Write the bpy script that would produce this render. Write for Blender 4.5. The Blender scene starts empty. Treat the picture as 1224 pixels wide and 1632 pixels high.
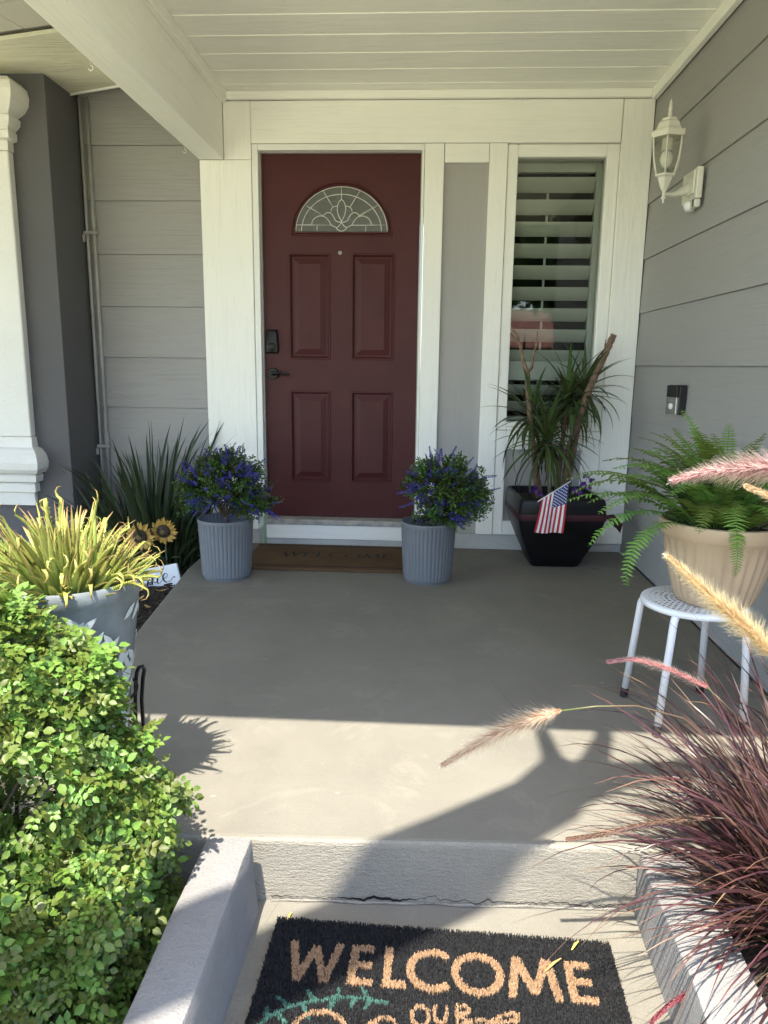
import bpy, math, random
import numpy as np
from mathutils import Vector, Matrix, noise
R = math.radians
random.seed(7); RNG = np.random.default_rng(7)
scene = bpy.context.scene
COL = scene.collection

# ------------------------------------------------------------------ camera
def make_camera():
    f, pitch, yaw, roll = 1178.5, R(11.292), R(3.030), R(0.7205)
    fw = Vector((-math.sin(yaw)*math.cos(pitch), math.cos(yaw)*math.cos(pitch), -math.sin(pitch)))
    rt = Vector((math.cos(yaw), math.sin(yaw), 0)); up = rt.cross(fw)
    r2 = rt*math.cos(roll) + up*math.sin(roll); u2 = up*math.cos(roll) - rt*math.sin(roll)
    cd = bpy.data.cameras.new('camera'); cd.sensor_fit = 'VERTICAL'; cd.sensor_height = 36
    cd.lens = f/1632*36; cd.clip_start = 0.02; cd.clip_end = 1000
    co = bpy.data.objects.new('camera', cd); COL.objects.link(co)
    m = Matrix((r2, u2, -fw)).transposed().to_4x4(); m.translation = Vector((0, -4.28, 1.066))
    co.matrix_world = m; scene.camera = co
make_camera()
scene.render.resolution_x, scene.render.resolution_y = 768, 1024

# ------------------------------------------------------------------ sky, sun, exposure
SA, SB = 0.11, 0.48            # metres east / north that a shadow moves per metre of height
SUN = Vector((-SA, -SB, 1)).normalized()
w = bpy.data.worlds.new('World'); scene.world = w; w.use_nodes = True
nt = w.node_tree; nt.nodes.clear()
sky = nt.nodes.new('ShaderNodeTexSky'); sky.sky_type = 'NISHITA'; sky.sun_disc = False
sky.sun_elevation = math.asin(SUN.z); sky.sun_rotation = math.atan2(SUN.x, SUN.y)
bg = nt.nodes.new('ShaderNodeBackground'); bg.inputs['Strength'].default_value = 0.15
wo = nt.nodes.new('ShaderNodeOutputWorld')
nt.links.new(sky.outputs[0], bg.inputs[0]); nt.links.new(bg.outputs[0], wo.inputs[0])
sl = bpy.data.lights.new('sun', 'SUN'); sl.energy = 2.8; sl.angle = R(0.55); sl.color = (1, .94, .82)
so = bpy.data.objects.new('sun', sl); COL.objects.link(so); so.location = (-3, -8, 12)
so.rotation_euler = SUN.to_track_quat('Z', 'Y').to_euler()
vs = scene.view_settings; vs.view_transform = 'Standard'; vs.look = 'None'; vs.gamma = 1
vs.use_curve_mapping = False; vs.exposure = 2.32
scene.cycles.diffuse_bounces = 8; scene.cycles.max_bounces = 14; scene.cycles.transparent_max_bounces = 12

# ------------------------------------------------------------------ materials
MATS = {}
class NB:
    """small node builder around one material"""
    def __init__(s, name):
        s.m = bpy.data.materials.new(name); s.m.use_nodes = True; s.t = s.m.node_tree; s.n = s.t.nodes
        s.b = s.n['Principled BSDF']; s.tc = s.n.new('ShaderNodeTexCoord'); MATS[name] = s.m
    def link(s, a, b): s.t.links.new(a, b)
    def vec(s, scale=(1,1,1), coord='Object', rot=(0,0,0)):
        mp = s.n.new('ShaderNodeMapping'); mp.inputs['Scale'].default_value = scale; mp.inputs['Rotation'].default_value = rot
        s.link(s.tc.outputs[coord], mp.inputs[0]); return mp.outputs[0]
    def noise(s, scale, detail=4, rough=.55, dist=0, vec=None):
        n = s.n.new('ShaderNodeTexNoise'); n.inputs['Scale'].default_value = scale; n.inputs['Detail'].default_value = detail
        n.inputs['Roughness'].default_value = rough; n.inputs['Distortion'].default_value = dist
        s.link(vec if vec is not None else s.tc.outputs['Object'], n.inputs['Vector']); return n.outputs['Fac']
    def voro(s, scale, vec=None, feature='F1'):
        n = s.n.new('ShaderNodeTexVoronoi'); n.feature = feature; n.inputs['Scale'].default_value = scale
        s.link(vec if vec is not None else s.tc.outputs['Object'], n.inputs['Vector']); return n.outputs['Distance']
    def ramp(s, fac, stops):
        n = s.n.new('ShaderNodeValToRGB'); e = n.color_ramp.elements
        while len(e) < len(stops): e.new(.5)
        for el, (p, c) in zip(e, stops):
            el.position = p; el.color = (c if len(c) == 4 else (*c, 1)) if hasattr(c, '__len__') else (c, c, c, 1)
        s.link(fac, n.inputs[0]); return n.outputs[0]
    def mix(s, fac, a, b, mode='MIX'):
        n = s.n.new('ShaderNodeMix'); n.data_type = 'RGBA'; n.blend_type = mode
        for sock, v in ((n.inputs[0], fac), (n.inputs[6], a), (n.inputs[7], b)):
            if hasattr(v, 'links'): s.link(v, sock)
            elif hasattr(v, '__len__'): sock.default_value = (*v[:3], 1)
            else: sock.default_value = v
        return n.outputs[2]
    def math(s, op, a, b=0.5):
        n = s.n.new('ShaderNodeMath'); n.operation = op
        for sock, v in ((n.inputs[0], a), (n.inputs[1], b)):
            if hasattr(v, 'links'): s.link(v, sock)
            else: sock.default_value = v
        return n.outputs[0]
    def bump(s, h, strength=.3, dist=.01, prev=None):
        n = s.n.new('ShaderNodeBump'); n.inputs['Strength'].default_value = strength; n.inputs['Distance'].default_value = dist
        s.link(h, n.inputs['Height'])
        if prev is not None: s.link(prev, n.inputs['Normal'])
        s.link(n.outputs[0], s.b.inputs['Normal']); return n.outputs[0]
    def col(s, c):
        if hasattr(c, 'links'): s.link(c, s.b.inputs['Base Color'])
        else: s.b.inputs['Base Color'].default_value = (*c, 1)
    def set(s, rough=.6, metal=0, spec=.5, trans=0):
        s.b.inputs['Roughness'].default_value = rough; s.b.inputs['Metallic'].default_value = metal
        s.b.inputs['Specular IOR Level'].default_value = spec
        return s

def mul(c, k): return tuple(x*k for x in c)
def paint(name, c, axis='X', rough=.55, grain=.35, dirt=.12, gs=1.0):
    """painted rough-sawn board; grain runs along axis"""
    b = NB(name); lo, hi = 2.2*gs, 55*gs
    sc = {'X': (lo, hi, hi), 'Y': (hi, lo, hi), 'Z': (hi, hi, lo)}[axis]
    v = b.vec(sc); g = b.noise(1, 6, .62, 1.3, v)
    kn = b.noise(3.5, 2, .5, .6, b.vec({'X': (.8,2.4,2.4), 'Y': (2.4,.8,2.4), 'Z': (2.4,2.4,.8)}[axis]))
    gg = b.math('MULTIPLY', g, b.ramp(kn, [(.35, .35), (.65, 1)]))
    saw = b.noise(1, 3, .6, 0, b.vec({'X': (260,9,9), 'Y': (9,260,9), 'Z': (9,9,260)}[axis]))
    n1 = b.bump(gg, grain, .012); b.bump(saw, grain*.3, .004, n1)
    stain = b.noise(2.3, 5, .6); c1 = b.mix(b.ramp(stain, [(.35, 0), (.8, dirt)]), c, mul(c, .72))
    streak = b.ramp(g, [(.30, .82), (.48, 1)])
    c2 = b.mix(.30, c1, streak, 'MULTIPLY')
    spk = b.ramp(b.noise(95, 2, .5), [(.76, 0), (.80, .35)]); b.col(b.mix(spk, c2, mul(c, .55)))
    return b.set(rough, spec=.35)
WHITE = (.90, .895, .85)
paint('white_x', WHITE, 'X'); paint('white_y', WHITE, 'Y'); paint('white_z', WHITE, 'Z')
paint('white_smooth', (.82, .82, .80), 'X', .4, .08, .05)
paint('soffit_weathered', (.70, .68, .56), 'X', .7, .9, .5)
paint('soffit_grey', (.55, .53, .50), 'Y', .7, .4, .3)
paint('siding_x', (.335, .328, .325), 'X', .6, .55, .10); paint('siding_y', (.335, .328, .325), 'Y', .6, .30, .10)
paint('panel_grey', (.37, .36, .35), 'Z', .55, .06, .08)
def stucco(name, c, sc=120, st=.5, dirt=.15):
    b = NB(name); n = b.bump(b.noise(sc, 5, .6), st, .006); b.bump(b.noise(9, 3), st*.3, .02, n)
    d = b.ramp(b.noise(3.1, 6, .62), [(.4, 0), (.75, dirt)]); fine = b.ramp(b.noise(sc*1.6, 2), [(.35, .8), (.6, 1)])
    b.col(b.mix(.35, b.mix(d, c, mul(c, .6)), fine, 'MULTIPLY')); return b.set(.85, spec=.2)
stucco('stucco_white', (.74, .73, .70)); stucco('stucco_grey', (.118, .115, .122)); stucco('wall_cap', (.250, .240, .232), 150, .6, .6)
stucco('foundation', (.5, .5, .49), 40, .6, .4)

def concrete(name, c, riser=False):
    b = NB(name)
    big = b.ramp(b.noise(1.6, 6, .65, .4), [(.3, 0), (.7, 1)]); med = b.ramp(b.noise(6.5, 6, .7, .8), [(.4, 0), (.72, 1)])
    k = b.mix(big, mul(c, .86), mul(c, 1.06)); k = b.mix(b.math('MULTIPLY', med, .35), k, (c[0]*.78, c[1]*.79, c[2]*.82))
    wear = b.ramp(b.noise(2.7, 7, .72, 1.4), [(.56, 0), (.63, .7), (.72, .15)])
    k = b.mix(b.math('MULTIPLY', wear, .50), k, mul(c, 1.28))
    sand = b.ramp(b.noise(330, 2, .6), [(.28, .72), (.5, 1), (.7, 1.0)]); k = b.mix(.8, k, sand, 'MULTIPLY')
    pits = b.ramp(b.voro(85), [(.03, 1), (.10, 0)]); sel = b.ramp(b.noise(28, 2), [(.54, 0), (.6, 1)])
    pp = b.math('MULTIPLY', pits, sel); k = b.mix(b.math('MULTIPLY', pp, .6), k, mul(c, .38))
    spots = b.ramp(b.noise(17, 2, .4, 0, b.vec((1, 1.6, 1))), [(.745, 0), (.765, .35)]); k = b.mix(spots, k, (.34, .325, .30))
    smudge = b.ramp(b.noise(3.3, 4, .6, .5, b.vec((1, .7, 1), rot=(0, 0, .6))), [(.52, 0), (.70, .30)]); k = b.mix(smudge, k, mul(c, .62))
    hair = b.ramp(b.voro(1.7, b.vec((1, 1.3, 1)), 'DISTANCE_TO_EDGE'), [(.0, 1), (.0022, 0)]); k = b.mix(b.math('MULTIPLY', hair, b.ramp(b.noise(1.9, 3), [(.5, 0), (.6, .45)])), k, mul(c, .35))
    b.col(k)
    if riser:
        st = b.noise(1, 6, .75, .15, b.vec((55, 60, 135))); n = b.bump(st, .75, .010); b.bump(b.noise(260, 3), .5, .004, n)
    else:
        n = b.bump(b.noise(240, 4, .7), .35, .004); n = b.bump(b.noise(1, 3, .6, .2, b.vec((9, 230, 9))), .22, .004, n)
        b.bump(b.math('SUBTRACT', 1.0, pp), .5, .004, n)
    return b.set(.82, spec=.3)
CON = (.198, .183, .151)
concrete('concrete', CON); concrete('concrete_bounce', (.68, .62, .37)); concrete('concrete_riser', (.31, .285, .235), True)  # the pale sand tone is for unseen ground that bounces warm light

def simple(name, c, rough=.5, metal=0, spec=.5, var=.12, vs_=8, bump=0, bs=60, rnd=0):
    b = NB(name)
    k = b.mix(b.ramp(b.noise(vs_, 4), [(.35, 0), (.7, 1)]), mul(c, 1-var), mul(c, 1+var))
    if rnd:
        oi = b.n.new('ShaderNodeObjectInfo'); k = b.mix(b.math('MULTIPLY', oi.outputs['Random'], rnd), k, mul(c, .45))
    b.col(k)
    if bump: b.bump(b.noise(bs, 4), bump, .004)
    return b.set(rough, metal, spec)
simple('door_red', (.066, .0150, .0160), .5, spec=.28, bump=.05, bs=90, var=.08)
simple('door_edge', (.05, .013, .014), .5)
simple('black_metal', (.014, .013, .013), .35, .6); simple('black_plastic', (.012, .012, .013), .3)
simple('silver', (.62, .62, .62), .28, 1, var=.03); simple('came', (.62, .62, .58), .4, .35, var=.05)
simple('steel_white', (.74, .745, .76), .35, var=.04); simple('lamp_cream', (.66, .645, .56), .42, var=.05)
simple('rubber', (.012, .012, .012), .6); simple('bulb', (.85, .84, .80), .25)
simple('pot_grey', (.150, .162, .180), .55, var=.06, bump=.05); simple('pot_dark', (.03, .035, .045), .6)
simple('pot_black', (.006, .006, .007), .42, var=.3, bump=.05, bs=25, spec=.3)
simple('pot_tan', (.47, .345, .225), .5, var=.06, bump=.05)
simple('ribbon_red', (.042, .006, .010), .7); simple('soil', (.035, .026, .019), .95, bump=1, bs=90, var=.4, vs_=40)
simple('conduit', (.34, .335, .32), .5, var=.1); simple('interior', (.045, .043, .046), .9)
simple('louver_white', (.50, .525, .475), .4, var=.03)
simple('aloe_pot', (.14, .158, .165), .7, var=.25, vs_=14, bump=.3, bs=60); simple('aloe_leafprint', (.42, .45, .44), .7, var=.15)
simple('threshold_wood', (.34, .325, .30), .6, var=.25, vs_=22); simple('sign_white', (.72, .73, .76), .5, var=.04); simple('ink', (.012, .012, .014), .6)
simple('petal', (.50, .30, .06), .55, var=.25, vs_=30); simple('seed_head', (.05, .03, .02), .8, var=.4, vs_=80, bump=.8, bs=200)
simple('seed_ring', (.16, .12, .04), .8, var=.3, vs_=60); simple('stake_green', (.05, .075, .035), .6)
simple('bark', (.20, .13, .085), .85, var=.4, vs_=30, bump=.9, bs=70); simple('twig', (.10, .075, .05), .85, var=.3)
simple('bud_purple', (.085, .06, .42), .6, var=.4, vs_=50, rnd=.5); simple('flower_violet', (.10, .03, .22), .6, var=.3)
simple('flag_red', (.42, .018, .028), .75, var=.05); simple('flag_white', (.72, .72, .74), .75, var=.03); simple('flag_blue', (.018, .035, .16), .75, var=.05)
simple('coir_black', (.017, .017, .018), .8, var=.5, vs_=300); simple('coir_tan', (.46, .29, .16), .85, var=.3, vs_=300); simple('coir_green', (.075, .19, .15), .85, var=.3, vs_=300)
simple('mat_back', (.012, .012, .012), .9); simple('chip', (.036, .024, .017), .9, var=.5, vs_=60, rnd=0)
simple('dry_leaf', (.42, .26, .09), .8, var=.3, vs_=60); simple('yellow_leaf', (.55, .42, .08), .7, var=.2)
simple('roof_tile', (.50, .20, .14), .8, var=.3, vs_=3); simple('far_wall', (.55, .50, .42), .9)
simple('roof_top', (.10, .09, .085), .9)
b = NB('crack'); b.col((.02, .018, .016)); b.set(1, spec=0)
b = NB('coir_brown')
k = b.mix(b.ramp(b.noise(420, 2), [(.3, 0), (.7, 1)]), (.075, .045, .025), (.20, .12, .062)); b.col(b.mix(b.ramp(b.noise(5, 4), [(.3, 0), (.7, .4)]), k, (.05, .035, .025)))
b.bump(b.noise(300, 3), 1, .006); b.set(.95, spec=.1)
b = NB('lawn'); b.col(b.mix(b.ramp(b.noise(9, 6, .7), [(.3, 0), (.7, 1)]), (.08, .12, .025), (.16, .19, .06))); b.bump(b.noise(60, 4), 1, .03); b.set(.9, spec=.2)
b = NB('street'); b.col(b.mix(b.noise(40, 5), (.05, .05, .05), (.08, .08, .078))); b.set(.9)

def foliage(name, stops, rough=.45, trans=.25, rnd=.35, dark=.55, spec=.4, veins=0):
    """leaf material: colour runs along the leaf through the 't' attribute, varies per leaf; some light passes through"""
    b = NB(name); at = b.n.new('ShaderNodeAttribute'); at.attribute_name = 't'
    k = b.ramp(at.outputs['Fac'], stops)
    oi = b.n.new('ShaderNodeObjectInfo'); a2 = b.n.new('ShaderNodeAttribute'); a2.attribute_name = 'v'
    rv = b.math('FRACT', b.math('ADD', oi.outputs['Random'], a2.outputs['Fac']), 0)
    hs = b.n.new('ShaderNodeHueSaturation'); b.link(k, hs.inputs['Color'])
    b.link(b.math('ADD', b.math('MULTIPLY', rv, .05*rnd/.35), .5-.03*rnd/.35), hs.inputs['Hue'])
    b.link(b.math('ADD', b.math('MULTIPLY', rv, rnd*2), 1-rnd), hs.inputs['Value'])
    mott = b.ramp(b.noise(55, 3), [(.3, dark+.3), (.6, 1)]); k = b.mix(.6, hs.outputs[0], mott, 'MULTIPLY'); b.col(k)
    b.set(rough, spec=spec)
    if veins: b.bump(b.noise(1, 3, .5, 0, b.vec((veins, veins, 20))), .3, .002)
    if trans:
        tr = b.n.new('ShaderNodeBsdfTranslucent'); b.link(k, tr.inputs[0]); mx = b.n.new('ShaderNodeMixShader'); mx.inputs[0].default_value = trans
        b.link(b.b.outputs[0], mx.inputs[1]); b.link(tr.outputs[0], mx.inputs[2]); b.link(mx.outputs[0], b.n['Material Output'].inputs[0])
foliage('bush_leaf', [(0, (.07, .135, .02)), (1, (.215, .30, .06))], .45, .38, .5)
foliage('aloe_leaf', [(0, (.13, .23, .06)), (.35, (.27, .34, .075)), (.8, (.46, .45, .12)), (1, (.45, .27, .12))], .42, .25, .32)
foliage('strap_leaf', [(0, (.045, .065, .025)), (1, (.03, .05, .022))], .45, .15, .35)
foliage('dracaena_leaf', [(0, (.09, .135, .04)), (1, (.05, .082, .03))], .4, .2, .4)
foliage('fern_leaf', [(0, (.10, .19, .035)), (1, (.16, .27, .05))], .5, .3, .4)
foliage('box_leaf', [(0, (.03, .065, .014)), (1, (.085, .15, .028))], .5, .15, .6)
foliage('grass_purple', [(0, (.10, .11, .04)), (.25, (.075, .045, .03)), (.8, (.055, .018, .022)), (1, (.22, .12, .08))], .35, .2, .6)
foliage('tree_leaf', [(0, (.05, .09, .02)), (1, (.07, .12, .03))], .5, .3, .4)
foliage('plume_tan', [(0, (.46, .24, .14)), (.4, (.70, .54, .32)), (1, (.88, .80, .56))], .7, .35, .1)
foliage('plume_pink', [(0, (.42, .10, .12)), (.4, (.62, .30, .28)), (1, (.90, .82, .72))], .7, .35, .1)
foliage('plume_orange', [(0, (.42, .16, .09)), (.4, (.60, .36, .22)), (1, (.86, .78, .60))], .7, .35, .1)
foliage('plume_brown', [(0, (.15, .075, .05)), (.6, (.24, .14, .10)), (1, (.40, .30, .22))], .7, .3, .1)
foliage('plume_red', [(0, (.26, .03, .05)), (.6, (.40, .10, .10)), (1, (.62, .40, .34))], .7, .3, .1)

def glass(name, tint, rough=.02, ior=1.5, dim=1.0):
    b = NB(name); n = b.n; out = n['Material Output']
    tr = n.new('ShaderNodeBsdfTransparent'); tr.inputs[0].default_value = (*mul(tint, dim), 1)
    gl = n.new('ShaderNodeBsdfGlossy'); gl.inputs['Roughness'].default_value = rough
    fr = n.new('ShaderNodeFresnel'); fr.inputs[0].default_value = ior
    mx = n.new('ShaderNodeMixShader'); b.link(b.math('ADD', b.math('MULTIPLY', fr.outputs[0], 1.15), .01), mx.inputs[0])
    b.link(tr.outputs[0], mx.inputs[1]); b.link(gl.outputs[0], mx.inputs[2]); b.link(mx.outputs[0], out.inputs[0])
glass('window_glass', (.86, .90, .86)); glass('lamp_glass', (.92, .92, .88))
b = NB('fan_glass'); b.col(b.mix(b.noise(45, 4), (.055, .06, .05), (.12, .125, .11))); b.bump(b.noise(130, 3), .6, .004); b.set(.18, spec=.6)

# ------------------------------------------------------------------ mesh helpers
class MB:
    def __init__(s): s.v = []; s.f = []; s.t = []; s.mi = []
    def add(s, vs, fs, t=None, mi=0):
        o = len(s.v); s.v += [tuple(p) for p in vs]; s.f += [tuple(i+o for i in f) for f in fs]
        s.t += list(t) if t is not None else [0.0]*len(vs); s.mi += [mi]*len(fs); return s
    def box(s, x0, x1, y0, y1, z0, z1, mi=0):
        return s.add([(x0,y0,z0),(x1,y0,z0),(x1,y1,z0),(x0,y1,z0),(x0,y0,z1),(x1,y0,z1),(x1,y1,z1),(x0,y1,z1)],
                     [(0,3,2,1),(4,5,6,7),(0,1,5,4),(1,2,6,5),(2,3,7,6),(3,0,4,7)], mi=mi)
    def poly_prism(s, pts, z0, z1, mi=0):
        n = len(pts); return s.add([(x,y,z0) for x,y in pts]+[(x,y,z1) for x,y in pts],
            [tuple(range(n))[::-1], tuple(range(n,2*n))]+[(i,(i+1)%n,n+(i+1)%n,n+i) for i in range(n)], mi=mi)
    def lathe(s, prof, n=32, c=(0,0,0), rot=0, mod=None, cap=True, mi=0, sx=1):
        vs = []; fs = []
        for j,(r,z) in enumerate(prof):
            for i in range(n):
                a = 2*math.pi*i/n+rot; rr = r*(mod(a,z) if mod else 1); vs.append((c[0]+rr*math.cos(a)*sx, c[1]+rr*math.sin(a), c[2]+z))
        for j in range(len(prof)-1):
            for i in range(n): fs.append((j*n+i, j*n+(i+1)%n, (j+1)*n+(i+1)%n, (j+1)*n+i))
        if cap: fs += [tuple(range(n))[::-1], tuple((len(prof)-1)*n+i for i in range(n))]
        return s.add(vs, fs, mi=mi)
    def tube(s, pts, r, n=8, cap=True, mi=0, t=None):
        pts = [Vector(p) for p in pts]; m = len(pts); rs = r if hasattr(r,'__len__') else [r]*m
        vs = []; fs = []; tt = []; prev = None
        for j,p in enumerate(pts):
            d = (pts[min(j+1,m-1)]-pts[max(j-1,0)]).normalized()
            if prev is None: u = d.orthogonal().normalized()
            else:
                u = prev - d*prev.dot(d); u = u.normalized() if u.length > 1e-6 else d.orthogonal().normalized()
            prev = u; vv = d.cross(u)
            for i in range(n):
                a = 2*math.pi*i/n; vs.append(p+(u*math.cos(a)+vv*math.sin(a))*rs[j]); tt.append(j/(m-1) if t is None else t)
        for j in range(m-1):
            for i in range(n): fs.append((j*n+i, j*n+(i+1)%n, (j+1)*n+(i+1)%n, (j+1)*n+i))
        if cap: fs += [tuple(range(n))[::-1], tuple((m-1)*n+i for i in range(n))]
        return s.add(vs, fs, tt, mi=mi)
    def ribbon(s, pts, ws, side=None, fold=0.0, mi=0, t0=0, t1=1):
        """leaf blade along pts; half widths ws; fold lifts both edges into a V"""
        pts = [Vector(p) for p in pts]; m = len(pts); vs = []; fs = []; tt = []
        for j,p in enumerate(pts):
            d = (pts[min(j+1,m-1)]-pts[max(j-1,0)]).normalized()
            sd = Vector(side) if side is not None else Vector((-d.y, d.x, 0))
            sd = sd - d*sd.dot(d)
            sd = sd.normalized() if sd.length > 1e-5 else d.orthogonal().normalized()
            nn = d.cross(sd); nn = nn if nn.z > 0 else -nn; wv = max(ws[j], 2e-4); tv = t0+(t1-t0)*j/(m-1)
            if fold: vs += [p-sd*wv+nn*wv*fold, p, p+sd*wv+nn*wv*fold]; tt += [tv]*3
            else: vs += [p-sd*wv, p+sd*wv]; tt += [tv]*2
        k = 3 if fold else 2
        for j in range(m-1):
            for i in range(k-1): fs.append((j*k+i, j*k+i+1, (j+1)*k+i+1, (j+1)*k+i))
        return s.add(vs, fs, tt, mi=mi)
    def merge(s, o, M=None, mi=None):
        vs = [M @ Vector(p) for p in o.v] if M is not None else o.v
        off = len(s.v); s.v += [tuple(p) for p in vs]; s.f += [tuple(i+off for i in f) for f in o.f]; s.t += o.t
        s.mi += o.mi if mi is None else [mi]*len(o.f); return s
    def mesh(s, name, mats, smooth=False, tattr=False, vattr=None):
        me = bpy.data.meshes.new(name); me.from_pydata(s.v, [], s.f)
        for m in ([mats] if isinstance(mats, str) else mats): me.materials.append(MATS[m])
        if any(s.mi): me.polygons.foreach_set('material_index', s.mi)
        if smooth: me.polygons.foreach_set('use_smooth', [True]*len(s.f))
        if tattr:
            a = me.attributes.new('t', 'FLOAT', 'POINT'); a.data.foreach_set('value', s.t)
        if vattr is not None:
            a = me.attributes.new('v', 'FLOAT', 'POINT'); a.data.foreach_set('value', vattr)
        me.update(); return me
def obj(name, data, parent=None, loc=(0,0,0), rot=(0,0,0), scale=(1,1,1)):
    o = bpy.data.objects.new(name, data); COL.objects.link(o)
    o.location = loc; o.rotation_euler = rot; o.scale = scale if hasattr(scale,'__len__') else (scale,)*3
    if parent is not None: o.parent = parent
    return o
def build(name, mb, mats, parent=None, smooth=False, bevel=0, auto=None, tattr=False, loc=(0,0,0), rot=(0,0,0), segs=2):
    me = mb.mesh(name, mats, smooth, tattr); o = obj(name, me, parent, loc, rot)
    if bevel:
        m = o.modifiers.new('bevel', 'BEVEL'); m.width = bevel; m.segments = segs; m.limit_method = 'ANGLE'; m.angle_limit = R(35)
    if auto is not None:
        for p in me.polygons: p.use_smooth = True
        me.set_sharp_from_angle(angle=R(auto))
    return o
def tag(o, label=None, cat=None, group=None, kind=None):
    for k, v in (('label',label),('category',cat),('group',group),('kind',kind)):
        if v: o[k] = v
    return o
def thing(name, label, cat, loc=(0,0,0), group=None, rot=(0,0,0)):
    return tag(obj(name, None, None, loc, rot), label, cat, group)
def bx(name, x0, x1, y0, y1, z0, z1, mat, parent=None, bevel=.003):
    return build(name, MB().box(x0,x1,y0,y1,z0,z1), mat, parent, bevel=bevel)
def arc(base, az, el, L, droop, n=8, pw=1.4, twist=0):
    p = Vector(base); out = [p.copy()]
    for i in range(n):
        t = (i+.5)/n; e = el-droop*t**pw; a = az+twist*t
        p = p + Vector((math.cos(e)*math.cos(a), math.cos(e)*math.sin(a), math.sin(e)))*(L/n); out.append(p.copy())
    return out
U = random.uniform

# ------------------------------------------------------------------ ground and paving
XR = 1.169
tag(build('lawn', MB().add([(-150,-150,-.5),(150,-150,-.5),(150,150,-.5),(-150,150,-.5)], [(0,1,2,3)]), 'lawn'), kind='structure')
tag(build('street', MB().box(-150,150,-22,-14,-.6,-.49), 'street'), kind='structure')
tag(build('bounce_ground', MB().box(-7.5,9.0,-13.9,-4.75,-.6,-.485), 'concrete_bounce'), kind='structure')  # pale ground added out of view to bounce sunlight up under the porch roof
def slab():
    top = [(-1.24,.02),(XR,.02),(XR,-2.755),(.5,-2.758),(-.35,-2.785),(-1.02,-2.80),(-1.13,-1.6),(-1.23,-.57)]
    m = MB(); m.poly_prism(top[::-1], -.5, 0)
    o = build('porch_slab', m, ['concrete','concrete_riser'], bevel=.014, segs=3)
    for p in o.data.polygons:
        if abs(p.normal.z) < .5: p.material_index = 1
    tag(o, kind='structure'); return o
porch = slab()
land = tag(build('landing', MB().box(-.40,.56,-3.75,-2.70,-.5,-.16), 'concrete', bevel=.012), kind='structure')
tag(build('lower_step', MB().box(-.40,.56,-4.74,-3.74,-.6,-.33), 'concrete', bevel=.012), kind='structure')
def crack():
    m = MB(); n = 220; xs = np.linspace(-.33,.49,n); top=[]; bot=[]
    for i,x in enumerate(xs):
        zz = -.1465+.014*noise.noise((x*11,0,3))*(1.3-abs(x-.05)*2)+.008*noise.noise((x*38,5,1))+.005*noise.noise((x*90,5,1)); wdt = .0006+.0036*max(0,noise.noise((x*6,9,2))+.15)
        y = -2.7735-.027*(x-.08)/1.0*-1
        y = -2.785+.027*(x+.35)/.85-.0030
        top.append((x,y,zz+wdt)); bot.append((x,y,zz-wdt))
    m.add(top+bot, [(n+i,n+i+1,i+1,i) for i in range(n-1)])
    build('crack', m, 'crack', porch)
    # rubble fillet of mortar in the corner under the crack
    m = MB(); vs=[]; 
    for i,x in enumerate(xs):
        y = -2.785+.027*(x+.35)/.85; d=.006+.006*noise.noise((x*12,1,7)); hh=.003+.004*noise.noise((x*14,4,7))
        vs += [(x,y-.002,-.158+hh),(x,y-d,-.1585),(x,y+.004,-.1585)]
    m.add(vs, [f for i in range(n-1) for f in ((3*i,3*i+1,3*i+4,3*i+3),(3*i+1,3*i+2,3*i+5,3*i+4))]); build('mortar', m, 'concrete_riser', porch, smooth=True)
crack()
# planting beds
def bed(name, x0, x1, y0, y1, zf, nx, ny):
    m = MB(); vs=[(x0+(x1-x0)*i/nx, y0+(y1-y0)*j/ny, 0) for j in range(ny+1) for i in range(nx+1)]
    vs=[(x,y,zf(x,y)+.02*noise.noise((x*4,y*4,0))+.008*noise.noise((x*19,y*19,2))) for x,y,_ in vs]
    m.add(vs,[(j*(nx+1)+i,j*(nx+1)+i+1,(j+1)*(nx+1)+i+1,(j+1)*(nx+1)+i) for j in range(ny) for i in range(nx)])
    return tag(build(name, m, 'soil', smooth=True), kind='structure')
zl = lambda x,y: -.10-.10*max(0,min(1,(-1.8-y)/1.0))
bed('planting_bed', -2.6, -.40, -4.6, .02, zl, 70, 90)
zr = lambda x,y: -.08
bed('planting_bed', .55, 1.4, -4.6, -2.74, zr, 40, 60)
for x0,x1,y1 in ((-7.5,-2.6,-.34),(1.4,9.0,-2.74)): tag(build('bounce_paving', MB().box(x0,x1,-4.74,y1,-.6,-.24), 'concrete_bounce'), kind='structure')  # unseen pale slabs either side, added for more bounce light on the porch

def low_wall(x0, x1, y0, y1, ztop, label, dx=0):
    t = MB(); ny=60; prof=[]
    w_=x1-x0; r=.009
    prof=[(x0,-.5),(x0,ztop-r),(x0+r*.3,ztop-r*.3),(x0+r,ztop),(x0+w_*.33,ztop+.002),(x0+w_*.66,ztop+.001),(x1-r,ztop-.001),(x1-r*.3,ztop-r*.35),(x1,ztop-r),(x1+.002,ztop-.06),(x1+.006,ztop-.12),(x1+.010,ztop-.17),(x1+.012,-.5)]
    n=len(prof); vs=[]
    for j in range(ny+1):
        y=y0+(y1-y0)*j/ny
        for (x,z) in prof:
            e=.0045*noise.noise((x*7,y*6,z*7))+.002*noise.noise((x*25,y*25,z*25)); vs.append((x+e+dx*(y-y0),y,z+e if z>-.4 else z))
    fs=[(j*n+i,(j+1)*n+i,(j+1)*n+i+1,j*n+i+1) for j in range(ny) for i in range(n-1)]+[tuple(range(n)),tuple(range(ny*n,(ny+1)*n))[::-1]]
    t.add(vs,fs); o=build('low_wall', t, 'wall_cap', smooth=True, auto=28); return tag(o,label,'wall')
low_wall(-.463,-.362,-2.83,-4.7,.030,'low white stucco wall beside the leafy green bush')
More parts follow.
